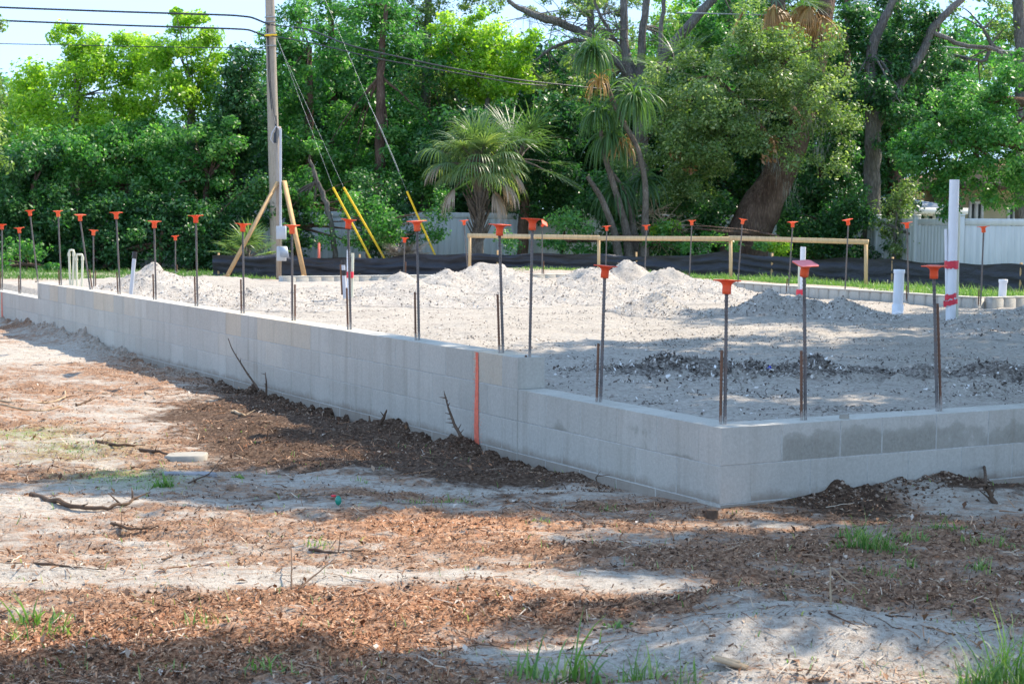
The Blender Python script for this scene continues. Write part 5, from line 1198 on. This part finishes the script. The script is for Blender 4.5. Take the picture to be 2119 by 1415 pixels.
for i in range(38):
    az=i*137.5;el=[74,58,40,24,8,-8][i%6]+rng.uniform(-6,6)
    fan(g,s_,o0+dirs(az,el)*.08,dirs(az,el),rng.uniform(.55,.82),32,.9 if el>30 else 1.7,a=.3+.5*rng.random(),pet=rng.uniform(.35,.72),w_=.026)
for (az,el,pet) in((100,2,.8),(80,14,.75)): fan(g,s_,o0,dirs(az,el),.6,24,1.3,a=.98,pet=pet*.8)
for i,(az,el) in enumerate(((95,-5),(75,-25),(-85,5),(110,-30),(-60,-40),(60,-50),(120,-45))):
    fan(dd,s_,o0,dirs(az,el),.65,16,2.2,spread=60,a=.4+.4*rng.random(),pet=.62,w_=.035)
part(g,'fronds',M['palm'],t,False);part(s_,'leaf_stalks',M['bark_palm'],t);part(dd,'dead_fronds',M['palm_dead'],t,False)
def small_palm(name,label,px,py,Y,size,n,a=.5,els=(70,50,30,15),dead=0,pet=.4,cat='palm',mat='palm'):
    t=thing(name,label,cat,tuple(at(px,py,Y)));g=MB();s_=MB();dd=MB();o0=at(px,py,Y)
    for i in range(n):
        az=i*137.5+20;el=els[i%len(els)];fan(g,s_,o0,dirs(az,el),size*rng.uniform(.85,1.05),22,.35,a=a+.2*rng.random(),pet=pet*rng.uniform(.8,1.2),w_=.03)
    part(g,'fronds',M[mat],t,False);part(s_,'leaf_stalks',M['bark_palm'],t)
    return t
small_palm('palmetto','small palmetto with spiky fans behind the silt fence left of the wooden pole',512,535,32.,.5,12,.5)
small_palm('palmetto','tattered low palm fronds on the ground left of the fan palm',835,540,32.6,.45,7,.2,els=(40,20),mat='palm_dead',pet=.3)
small_palm('cabbage_palm','far darker fan palm half hidden right of the centre palm',1075,330,36.,.9,14,.15,els=(60,30,0,-20),pet=.7)
t=small_palm('cabbage_palm','palm at the top edge with orange brown dead fronds, over the leaning oak',1610,-25,37.2,1.,16,.2,els=(40,10,-20),pet=.8)
g=MB();s_=MB();o0=at(1610,-20,37.)
for i in range(20): fan(g,s_,o0+np.array([rng.uniform(-.3,.9),rng.uniform(-.3,.2),-rng.uniform(0,.2)]),dirs(i*137.5,-35-rng.uniform(0,25)),.8,18,1.6,spread=60,a=.3+.5*rng.random(),pet=.5)
part(g,'dead_fronds',M['palm_rust'],t,False)
mb=MB();mb.tube([at(1608,200,37.6),at(1610,0,37.4)],[.17,.17],12,jit=.08);part(mb,'trunk',M['bark_palm'],t)
small_palm('cabbage_palm','shaded fan palm behind the ponytail palms',1395,150,37.4,.9,12,.15,els=(50,20,-10),pet=.6)
# ponytail palms with several bare grey stems
Yc=34.;t=thing('ponytail_palm','ponytail palm clump of curved thin grey stems with mops of strap leaves','palm',tuple(at(1310,560,Yc)))
def stem(pl):
    P=np.array([at(x,y,Yc+dy) for x,y,w_,dy in pl]);k=np.linspace(0,len(P)-1,24);Q=np.stack([np.interp(k,np.arange(len(P)),P[:,i]) for i in range(3)],1);r=np.interp(k,np.arange(len(P)),[px_m(q[2]/2,Yc) for q in pl])
    for _ in range(3): Q[1:-1]=(Q[:-2]+Q[1:-1]*2+Q[2:])/4
    mb=MB();mb.tube(Q,r,10,jit=.05);part(mb,'stem',M['bark_palm'],t)
stem([(1334,560,22,0),(1334,480,16,0),(1338,380,12,0),(1322,310,11,0),(1300,270,11,0),(1272,220,10,0),(1254,170,9,0)])
stem([(1305,560,26,0),(1298,480,18,.1),(1275,400,13,.1),(1250,320,11,.1),(1243,270,8,.1)])
stem([(1285,560,22,-.1),(1272,480,15,-.1),(1245,410,12,-.1),(1215,365,9,-.1)])
stem([(1318,560,22,.3),(1308,440,12,.3),(1290,390,8,.3),(1262,350,7,.3)])
def mop(px,py,r,n,L_,a=.5,mat='strap',dy=0.,name='leaf_mop'):
    c=at(px,py,Yc+dy);mb=MB()
    for i in range(n):
        az=rng.uniform(0,360);el=rng.uniform(10,85);v=dirs(az,el);x=c+v*.05;m=6;P=[];ll=L_*rng.uniform(.4,1.2);vv=v*1.;gv=rng.uniform(.35,1.)
        for k in range(m+1):
            P.append(x.copy());vv=vv+np.array([0,0,-gv]);vv/=np.linalg.norm(vv);x=x+vv*ll/m
        P=np.array(P);B=np.cross(np.gradient(P,axis=0),rng.normal(0,1,3));B/=np.linalg.norm(B,axis=1)[:,None]+1e-9;W=.026*np.array([.6,1,1,.9,.7,.5,.08])[:,None]
        V=np.stack([P-B*W/2,P+B*W/2],1).reshape(-1,3);mb.add(V,[[2*k,2*k+1,2*k+3,2*k+2] for k in range(m)],np.clip(a+rng.normal(0,.2),0,1))
    part(mb,name,M[mat],t,False)
mop(1228,110,0,230,.78,.35);mop(1312,205,0,300,.85,.5);mop(1240,235,0,200,.75,.3,dy=.1);mop(1264,285,0,240,.8,.4,dy=.2);mop(1275,400,0,200,.8,.15,dy=.35);mop(1330,380,0,160,.8,.1,dy=.5)
mop(1240,170,0,50,.5,.7,'palm_rust',name='dead_mop');mop(1290,300,0,70,.5,.7,'palm_rust',dy=.1,name='dead_mop')
t2=thing('dead_brush','tangle of dry brown twigs at the foot of the thin palm stems','brush',tuple(at(1370,520,34.6)))
mb=MB();C=np.array([at(x,y,34.6) for x,y in ((1350,440),(1370,460),(1345,480),(1390,470),(1365,500))]);twigs(mb,C,160,.2,.7,.005);part(mb,'twigs',M['pale_twig'],t2)

# large shade oak whose crown overhangs the right of the plot (just out of frame)
def shade_tree(label,trunk,blobs,dens,seed):
    global rng
    keep=rng;rng=np.random.default_rng(seed)
    t=thing('shade_oak',label,'tree',trunk[0]);mb=MB();mb.tube(trunk,[.34,.30,.26,.16],12,jit=.06)
    CC=[];RR=[]
    for (x,y,z,rx,ry,rz,n) in blobs:
        n=int(n*dens);d=rng.normal(0,1,(n,3));d/=np.linalg.norm(d,axis=1)[:,None];r=rng.random(n)**.4;CC.append(np.array([x,y,z])+d*r[:,None]*np.array([rx,ry,rz]));RR.append(rng.uniform(.28,.5,n))
    CC=np.concatenate(CC);RR=np.concatenate(RR)
    for i in rng.choice(len(CC),40,replace=False): limb(mb,trunk[2],CC[i],.07,.012,8,.1)
    part(mb,'trunk',BD,t);mb=MB();leaf_cloud(mb,CC,RR,110,.11,rng.random(len(CC))*.6,flat=.6);part(mb,'crown',LM,t,False);rng=keep
shade_tree('spreading oak at right whose crown shades the sand fill',[(12.2,18,.0),(12.1,18,2.2),(11.9,17.9,4.2),(11.2,17.8,6.)],
  [(7.5,15.9,6.9,3.1,2.6,.9,330),(10.8,17.6,7.6,3,3,1.1,200),(9.3,13.5,7.0,2.8,1.7,.9,160),(8.2,20.9,7.2,1.6,1.5,.7,110),(5.3,14.9,6.9,1.9,1.5,.5,130),(10.5,21.3,7.4,2,2,.9,80)],1.,11)
shade_tree('nearer oak at right whose crown dapples the foreground mulch',[(9.6,9.0,.0),(9.5,9.1,2.),(9.2,9.3,3.8),(8.4,9.4,5.4)],
  [(6.6,10.2,6.2,1.9,1.4,.8,210),(4.0,12.3,6.0,2.5,.85,.5,160),(7.3,12.4,6.2,1.8,1.0,.6,100),(8.4,8.2,6.4,2,1.7,.9,90),(5.3,8.85,5.6,1.5,.28,.3,44),(3.2,8.0,5.6,1.3,.15,.25,30),(6.1,8.6,5.8,1.5,.5,.4,44)],1.,12)

# ------------------------------------------------------------------ grass
def blades(mb,x,y,z,h0,h1,w_=.006,bend=.6,a=None,hk=None):
    n=len(x);h=h0+(h1-h0)*rng.beta(1.3,2.,n)
    if hk is not None:h=h*hk
    az=rng.uniform(0,6.28,n);ln=np.abs(rng.normal(0,bend,n))+.15
    d=np.stack([np.cos(az),np.sin(az),0*az],1);tw=az+1.57+rng.normal(0,.6,n);e=np.stack([np.cos(tw),np.sin(tw),0*az],1);p=np.stack([x,y,z],1)
    ks=[0,.25,.5,.75,1.];V=[];ang=np.zeros(n)+rng.uniform(.05,.35,n);q=p.copy();wv=w_*rng.uniform(.6,1.2,n)
    for i,k in enumerate(ks):
        W=(wv*(1-k**1.8)+.0005)[:,None]
        V+= [q-e*W/2,q+e*W/2]
        q=q+(d*np.sin(ang)[:,None]+np.array([0,0,1.])*np.cos(ang)[:,None])*(h*.3)[:,None];ang=ang+ln*.55
    V=np.stack(V,1).reshape(-1,3);i=(np.arange(n)*10)[:,None]
    f=np.concatenate([i+np.array([[0,1,3,2]])+2*k for k in range(4)]);a=rng.random(n) if a is None else a
    mb.add(V,f,np.tile(a,4))
def tuft(px,py,r,n,h,label,w_=.005,name='grass_tuft',bend=.75,squash=.6):
    c=gp(px,py,0);z0=float(zground(c[0],c[1]));c=gp(px,py,z0)
    k=rng.integers(0,3,n);ox=np.array([0,-.8,.9])[k]*r;oy=np.array([0,.3,-.4])[k]*r
    mb=MB();x=ox+rng.normal(0,r*.55,n);y=oy+rng.normal(0,r*squash*.6,n);n2=n//2
    x[:n2]+=rng.normal(0,r*.9,n2);hk=np.clip(1.15-.35*np.hypot(x,y)/r,.3,1.2)
    zz=zground(x+c[0],y+c[1])-z0
    blades(mb,x,y,zz-.005,h*.3,h*1.15,w_,bend,hk=hk,a=np.clip(rng.beta(1.6,1.8,n),0,1))
    o=mb.build(name,M['grass']);o.location=(c[0],c[1],z0);tag(o,label,'grass tuft','grass tufts on the bare ground');return o
tuft(1800,1140,.065,170,.19,'largest green grass tuft, sunlit, right of centre below the right wall')
tuft(1770,1110,.05,60,.14,'thin grass tuft touching the back left of the largest tuft')
tuft(1880,1120,.06,60,.09,'low spreading grass tuft just right of the largest tuft')
tuft(1850,1150,.05,40,.06,'flattened small grass tuft below the low spreading tuft')
tuft(1960,1092,.05,60,.08,'small grass tuft right of centre near the right wall soil bank')
tuft(2050,1125,.09,70,.08,'wide low grass tuft near the right picture edge')
tuft(2030,1185,.03,30,.11,'upright small grass tuft near the right edge below the wide low tuft')
tuft(1880,1170,.035,26,.07,'tiny grass tuft straight below the largest tuft')
tuft(1820,1195,.05,40,.07,'ragged grass tuft beside the bent upright twig')
tuft(2095,1410,.07,170,.27,'bright tall spiky grass at the lower right corner',w_=.005,bend=.7)
tuft(2020,1412,.04,60,.17,'spiky grass tuft just left of the lower right corner tuft',w_=.005)
tuft(1190,1395,.05,34,.24,'long bladed grass at the bottom edge right of centre',w_=.010,bend=.9)
tuft(1110,1385,.05,30,.16,'shorter broad bladed grass left of the long bladed grass',w_=.009,bend=.9)
tuft(1330,1412,.05,60,.13,'grass fringe at the bottom edge beside the sand heap')
tuft(70,1290,.06,34,.17,'sparse long grass at the lower left in orange mulch',w_=.009,bend=.9)
tuft(125,1310,.06,40,.10,'scruffy short grass right of the sparse long grass at lower left')
tuft(20,1320,.05,26,.10,'thin grass at the left picture edge in orange mulch')
tuft(340,1000,.03,50,.10,'bright leafy grass sprout in front of the grey slab stone',w_=.010)
tuft(415,1290,.06,26,.10,'straw coloured and green blades beside the pale sand patch',bend=1.)
tuft(940,1040,.09,50,.06,'row of small grass sprouts before the block corner, in wall shade')
tuft(860,1042,.05,34,.05,'small grass sprouts left of the row of sprouts')
tuft(1115,1082,.03,24,.07,'small grass sprout in mulch between the sprout row and corner')
tuft(1265,1050,.05,34,.05,'small grass sprouts at the foot of the left wall near the corner')
tuft(1420,1395,.03,14,.2,'few long grass blades standing at the foot of the sand heap',w_=.006)
tuft(560,1395,.06,26,.13,'dim grass blades at the bottom edge left of centre',w_=.007,bend=.9)
tuft(360,1385,.03,20,.07,'small green sprout in orange mulch at the bottom left')
tuft(1280,1290,.03,30,.04,'small round leafy weed in the shaded mulch',w_=.014)
tuft(650,1130,.05,24,.07,'yellow green sprouts in orange mulch left of centre')
tuft(745,1000,.03,20,.05,'small green sprouts beside the green glass piece')
tuft(495,990,.02,22,.05,'small leafy sprout right of the grey slab stone',w_=.012)
# sparse ground-hugging grass
mb=MB();x,y=scatter(60000,lambda x,y:green0(x,y)**1.3,yr=(6,14));blades(mb,x,y,zground(x,y),.008,.035,.004,.9)
n=2600;xx,yy=scatter(n,lambda x,y:.25+0*x,yr=(5.4,12));blades(mb,xx,yy,zground(xx,yy),.02,.06,.004,.9)
tag(mb.build('sparse_grass',M['grass']),'sparse short green grass film on the sand at left','grass',kind='stuff')
# verge grass
mb=MB();n=90000;x=rng.uniform(2.,11,n);y=rng.uniform(20,33,n);s,t_=st(x,y);g_=fbm(x*.9,y*.9,501,4)+.5*fbm(x*3,y*3,503,3)
k=(s>8)&(t_>9.65)&(g_>.22-.75*sstep(9.9,11.8,t_));x,y,g_=x[k],y[k],g_[k];blades(mb,x,y,zverge(x,y),.03,.17,.008,.9,hk=np.clip(.3+1.1*(g_+.2),.2,1.6),a=np.clip(rng.random(len(x))*.6+.5*(fbm(x*1.2,y*1.2,505,3)+.3),0,1))
n=14000;x=rng.uniform(-12,-4.6,n);y=rng.uniform(29.2,34,n);k=fbm(x*1.5,y*1.5,507,3)>-.25;x,y=x[k],y[k];blades(mb,x,y,zany(x,y),.03,.14,.010,.8,a=.35*rng.random(len(x)))
n=2600;x=rng.uniform(-5,2,n);y=rng.uniform(30.2,30.9,n);blades(mb,x,y,zany(x,y),.02,.09,.01,.8)
tag(mb.build('verge_grass',M['grass_far']),'bright green grass along the silt fence behind the foundation','grass',kind='stuff')

# ------------------------------------------------------------------ sticks, stones and litter
def stick(label,pts,r,mat='twig',lift=.008,name='fallen_branch',side=(),cat='branch'):
    Q=[]
    for p in pts:
        g=gp(p[0],p[1],0);z=float(zground(g[0],g[1]));g=gp(p[0],p[1],z)
        Q.append([g[0],g[1],z+lift+(p[2] if len(p)>2 else 0)])
    Q=np.array(Q);k=np.linspace(0,len(Q)-1,len(Q)*3);P=np.stack([np.interp(k,np.arange(len(Q)),Q[:,i]) for i in range(3)],1);P[1:-1]+=rng.normal(0,r*.35,(len(P)-2,3))
    mb=MB();mb.tube(P-P[0],np.linspace(r,r*.4,len(P)),7,jit=.12)
    for i in range(max(1,len(P)//3)):
        a=P[rng.integers(1,len(P)-1)]-P[0];d=rng.normal(0,1,3);d[2]=abs(d[2])*.5;d/=np.linalg.norm(d);mb.tube([a,a+d*rng.uniform(.03,.12)],[r*.4,r*.15],5)
    o=mb.build(name,M[mat],smooth=True);o.location=P[0];tag(o,label,cat,'dead branches lying on the ground');return o
stick('long thick brown branch lying left of centre foreground',[(65,1025),(110,1040),(160,1052),(215,1056),(250,1046),(285,1036)],.016)
stick('thin forked branch right of the long thick branch',[(230,1085),(270,1096),(300,1098),(328,1090)],.008)
stick('long pale curved branch along the sunlit ground at far left',[(0,830),(60,838),(110,832),(135,824),(135,808),(200,812),(270,826),(335,845)],.010,'pale_twig')
stick('pale branch running from the left edge below the curved branch',[(0,838),(50,850),(90,852),(130,842)],.010,'pale_twig')
stick('straight brown stick left of the wall shadow edge',[(158,840),(190,828),(222,815)],.010)
stick('dark stick above the stone slab',[(200,915),(245,924),(300,922)],.013)
stick('dark branch ending left of the stone slab',[(290,932),(330,938),(365,944)],.012)
stick('thin pale stick crossing the wall shadow edge',[(300,812),(320,826),(337,846)],.007,'pale_twig')
stick('dark curved stick just outside the wall shadow',[(525,918),(545,920),(556,910)],.014)
stick('short red brown stick inside the wall shadow',[(481,853),(500,859),(520,865)],.014,'pale_twig')
stick('thin dark twig rising by the leafy sprout right of the slab stone',[(390,1002),(430,985),(462,968,.06),(492,950,.1)],.005)
stick('dark branching twig at the shadow edge beside the slab',[(520,968),(550,958),(590,935,.06)],.007)
stick('thin straight twig in the sand band at left',[(335,1160),(360,1153),(385,1147)],.005)
stick('long thin dark twig in the sand left of centre',[(70,1168),(130,1174),(180,1180),(220,1182)],.006)
stick('dark curved root at the right edge below the right wall',[(2065,1052),(2052,1040,.02),(2040,1025,.06),(2035,1000,.10)],.018)
stick('dark stick lying in shaded mulch below the left wall',[(640,1140),(700,1146),(755,1142)],.008)
_a=gp(1478,1388,.05);_b=gp(1545,1425,.0);_a[2]=float(zground(_a[0],_a[1]))+.035;_b[2]=float(zground(_b[0],_b[1]))+.004
mb=MB();mb.beam((0,0,0),_b-_a,.035,.012);mb.beam((.006,.012,-.004),(_b-_a)*.7+np.array([.01,.01,.004]),.02,.012)
o=mb.build('board_scrap',M['pale_twig']);o.location=_a;tag(o,'pale split board end at the bottom edge beside the sand heap','wood scrap')
stick('short dark twig standing at centre in the sand band',[(603,1222),(603,1195,.05),(603,1170,.09)],.004)
stick('thin dark twig slanting over the sand right of centre',[(618,1222),(650,1210,.03),(690,1195,.07)],.005)
def standing(label,pts,r,spurs=8,mat='twig',name='standing_twig',base=None):
    # twig leaning just in front of the left wall; depth from the wall line
    Q=[]
    for i,(px,py) in enumerate(pts):
        pl=col_on_line(px,py,wall(0,-.14+.03*i/len(pts)),DL) if base is None else base;Q.append(at(px,py,pl[1]))
    P=np.array(Q);k=np.linspace(0,len(P)-1,len(P)*3);P=np.stack([np.interp(k,np.arange(len(P)),P[:,i]) for i in range(3)],1)
    mb=MB();mb.tube(P-P[0],np.linspace(r,r*.3,len(P)),7,jit=.15)
    for i in range(spurs):
        j=rng.integers(1,len(P)-1);a=P[j]-P[0];d=rng.normal(0,1,3);d[2]=abs(d[2]);d/=np.linalg.norm(d);mb.tube([a,a+d*rng.uniform(.02,.06)],[r*.4,r*.12],5)
    o=mb.build(name,M[mat],smooth=True);o.location=P[0];tag(o,label,'twig','dead twigs standing against the wall');return o
standing('long bare twig leaning on the wall with a fine feathery tip',[(535,806),(510,770),(492,742),(480,722),(472,700)],.010,7)
standing('short dark upright twig right of the long bare twig',[(551,815),(551,790),(549,770)],.010,2)
standing('thorny dead stick leaning against the wall left of the orange stripe',[(955,905),(940,878),(928,845),(920,815)],.013,12)
standing('stubby dark peg of wood by the tall soil clod',[(768,890),(765,873),(764,860)],.014,1)
standing('dark split root rising from the tall soil clod',[(785,880),(795,862),(800,848)],.016,2)
standing('crooked black twig at the wall foot near the corner',[(1255,1050),(1240,1015),(1232,985),(1262,982)],.006,2)
standing('small black twig against the wall right of the soil bank',[(1168,1000),(1172,988),(1182,980)],.007,1)
# bent grey twig on the sand heap
c=gp(1722,1255,.06)
standing('bent grey twig folded like a hairpin standing on the sand heap',[(1738,1280),(1720,1260),(1718,1210),(1719,1170),(1745,1195),(1780,1222)],.005,0,'pale_twig',base=(0,gp(1722,1270,.07)[1]))
def slab(label,px,py,sx,sy,h,rot,mat='stone',name='stone_slab',cat='stone',lift=0):
    g=gp(px,py,0);z=float(zground(g[0],g[1]))
    n=9;mb=MB();r=np.random.default_rng(int(px));a=np.sort(r.uniform(0,2*math.pi,n)) if False else np.linspace(0,2*math.pi,n,endpoint=False)
    k=r.uniform(.85,1.1,n);X=np.sign(np.cos(a))*np.abs(np.cos(a))**.5*sx/2*k;Y_=np.sign(np.sin(a))*np.abs(np.sin(a))**.5*sy/2*k
    V=[(x*1.03,y*1.03,-.02) for x,y in zip(X,Y_)]+[(x,y,h*.8) for x,y in zip(X,Y_)]+[(x*.93,y*.93,h) for x,y in zip(X,Y_)]+[(0,0,h*1.03)]
    V=np.array(V);mb.add(V,[[j*n+i,j*n+(i+1)%n,j*n+n+(i+1)%n,j*n+n+i] for j in(0,1) for i in range(n)]);mb.add(V,[[2*n+i,2*n+(i+1)%n,3*n] for i in range(n)])
    o=mb.build(name,M[mat]);o.location=(g[0],g[1],z+lift);o.rotation_euler=(0,0,rot);tag(o,label,cat);return o
slab('flat pale rectangular stone slab lying in the sun at left',388,948,.26,.22,.035,.1)
slab('long low grey stone partly buried just below the pale slab',392,980,.36,.10,.022,-.05,mat='greystone')
slab('broken grey wood chunk at the wall corner foot',1474,1062,.06,.05,.05,.3,'twig','wood_stub','wood')
slab('rounded stone on the right wall top left of the last near rod',1746,866,.05,.05,.03,.2,lift=0)
bpy.data.objects[-1] if False else None
for o in list(col.objects):
    if o.get('label','').startswith('rounded stone on the right wall'):
        p=gp(1746,866,ZT);o.location=(p[0],p[1],ZT-.004)
def put(mb,name,mat,label,cat,loc):
    o=mb.build(name,mat,smooth=True);o.location=loc;tag(o,label,cat);return o
g=gp(700,1043,.02);mb=MB();mb.lathe([(.004,-.02),(.012,-.014),(.018,0),(.016,.016),(.010,.026),(.007,.03)],14)
put(mb,'glass_piece',M['green_glass'],'small green glass bottle end lying in the sand at centre left','glass',(g[0],g[1],g[2]+.015))
g=gp(690,1031,.02);mb=MB();mb.lathe([(.001,0),(.013,.0),(.014,.008),(.001,.011)],10);put(mb,'bottle_cap',M['redthing'],'tiny red cap beside the green glass piece','cap',(g[0],g[1],g[2]+.01))
g=gp(1591,769,.47);mb=MB();mb.box((0,0,0),(.026,.02,.003),rot=.4);mb.box((.006,.0,.008),(.018,.003,.016),rot=.2);put(mb,'plastic_scrap',M['blue_plastic'],'small bright blue plastic scrap on the dark gravel ridge','litter',(g[0],g[1],float(zfill(g[0],g[1]))+.006))
# orange stake and red pots by the silt fence
b=at(660,545,32.);mb=MB();mb.box((0,0,.22),(.045,.02,.55));mb.add([(-.0225,-.01,.495),(.0225,-.01,.495),(.01,-.01,.53),(-.0225,.01,.495),(.0225,.01,.495),(.01,.01,.53)],[[0,1,2],[3,5,4]])
put(mb,'marker_stake',M['orangepaint'],'short orange painted survey stake behind the silt fence','stake',tuple(b-np.array([0,0,.12])))
for px,py,l in((775,581,'small terracotta red block left of its twin at the silt fence foot'),(791,582,'small terracotta red block right of its twin at the silt fence foot')):
    b=at(px,py+4,29.4);mb=MB();mb.cbox((0,0,.05),(.07,.07,.09),.012);mb.cbox((.0,.0,.11),(.045,.045,.04),.008);put(mb,'red_fitting',M['roof_rust'],l,'fitting',tuple(b))
bpy.context.view_layer.update()
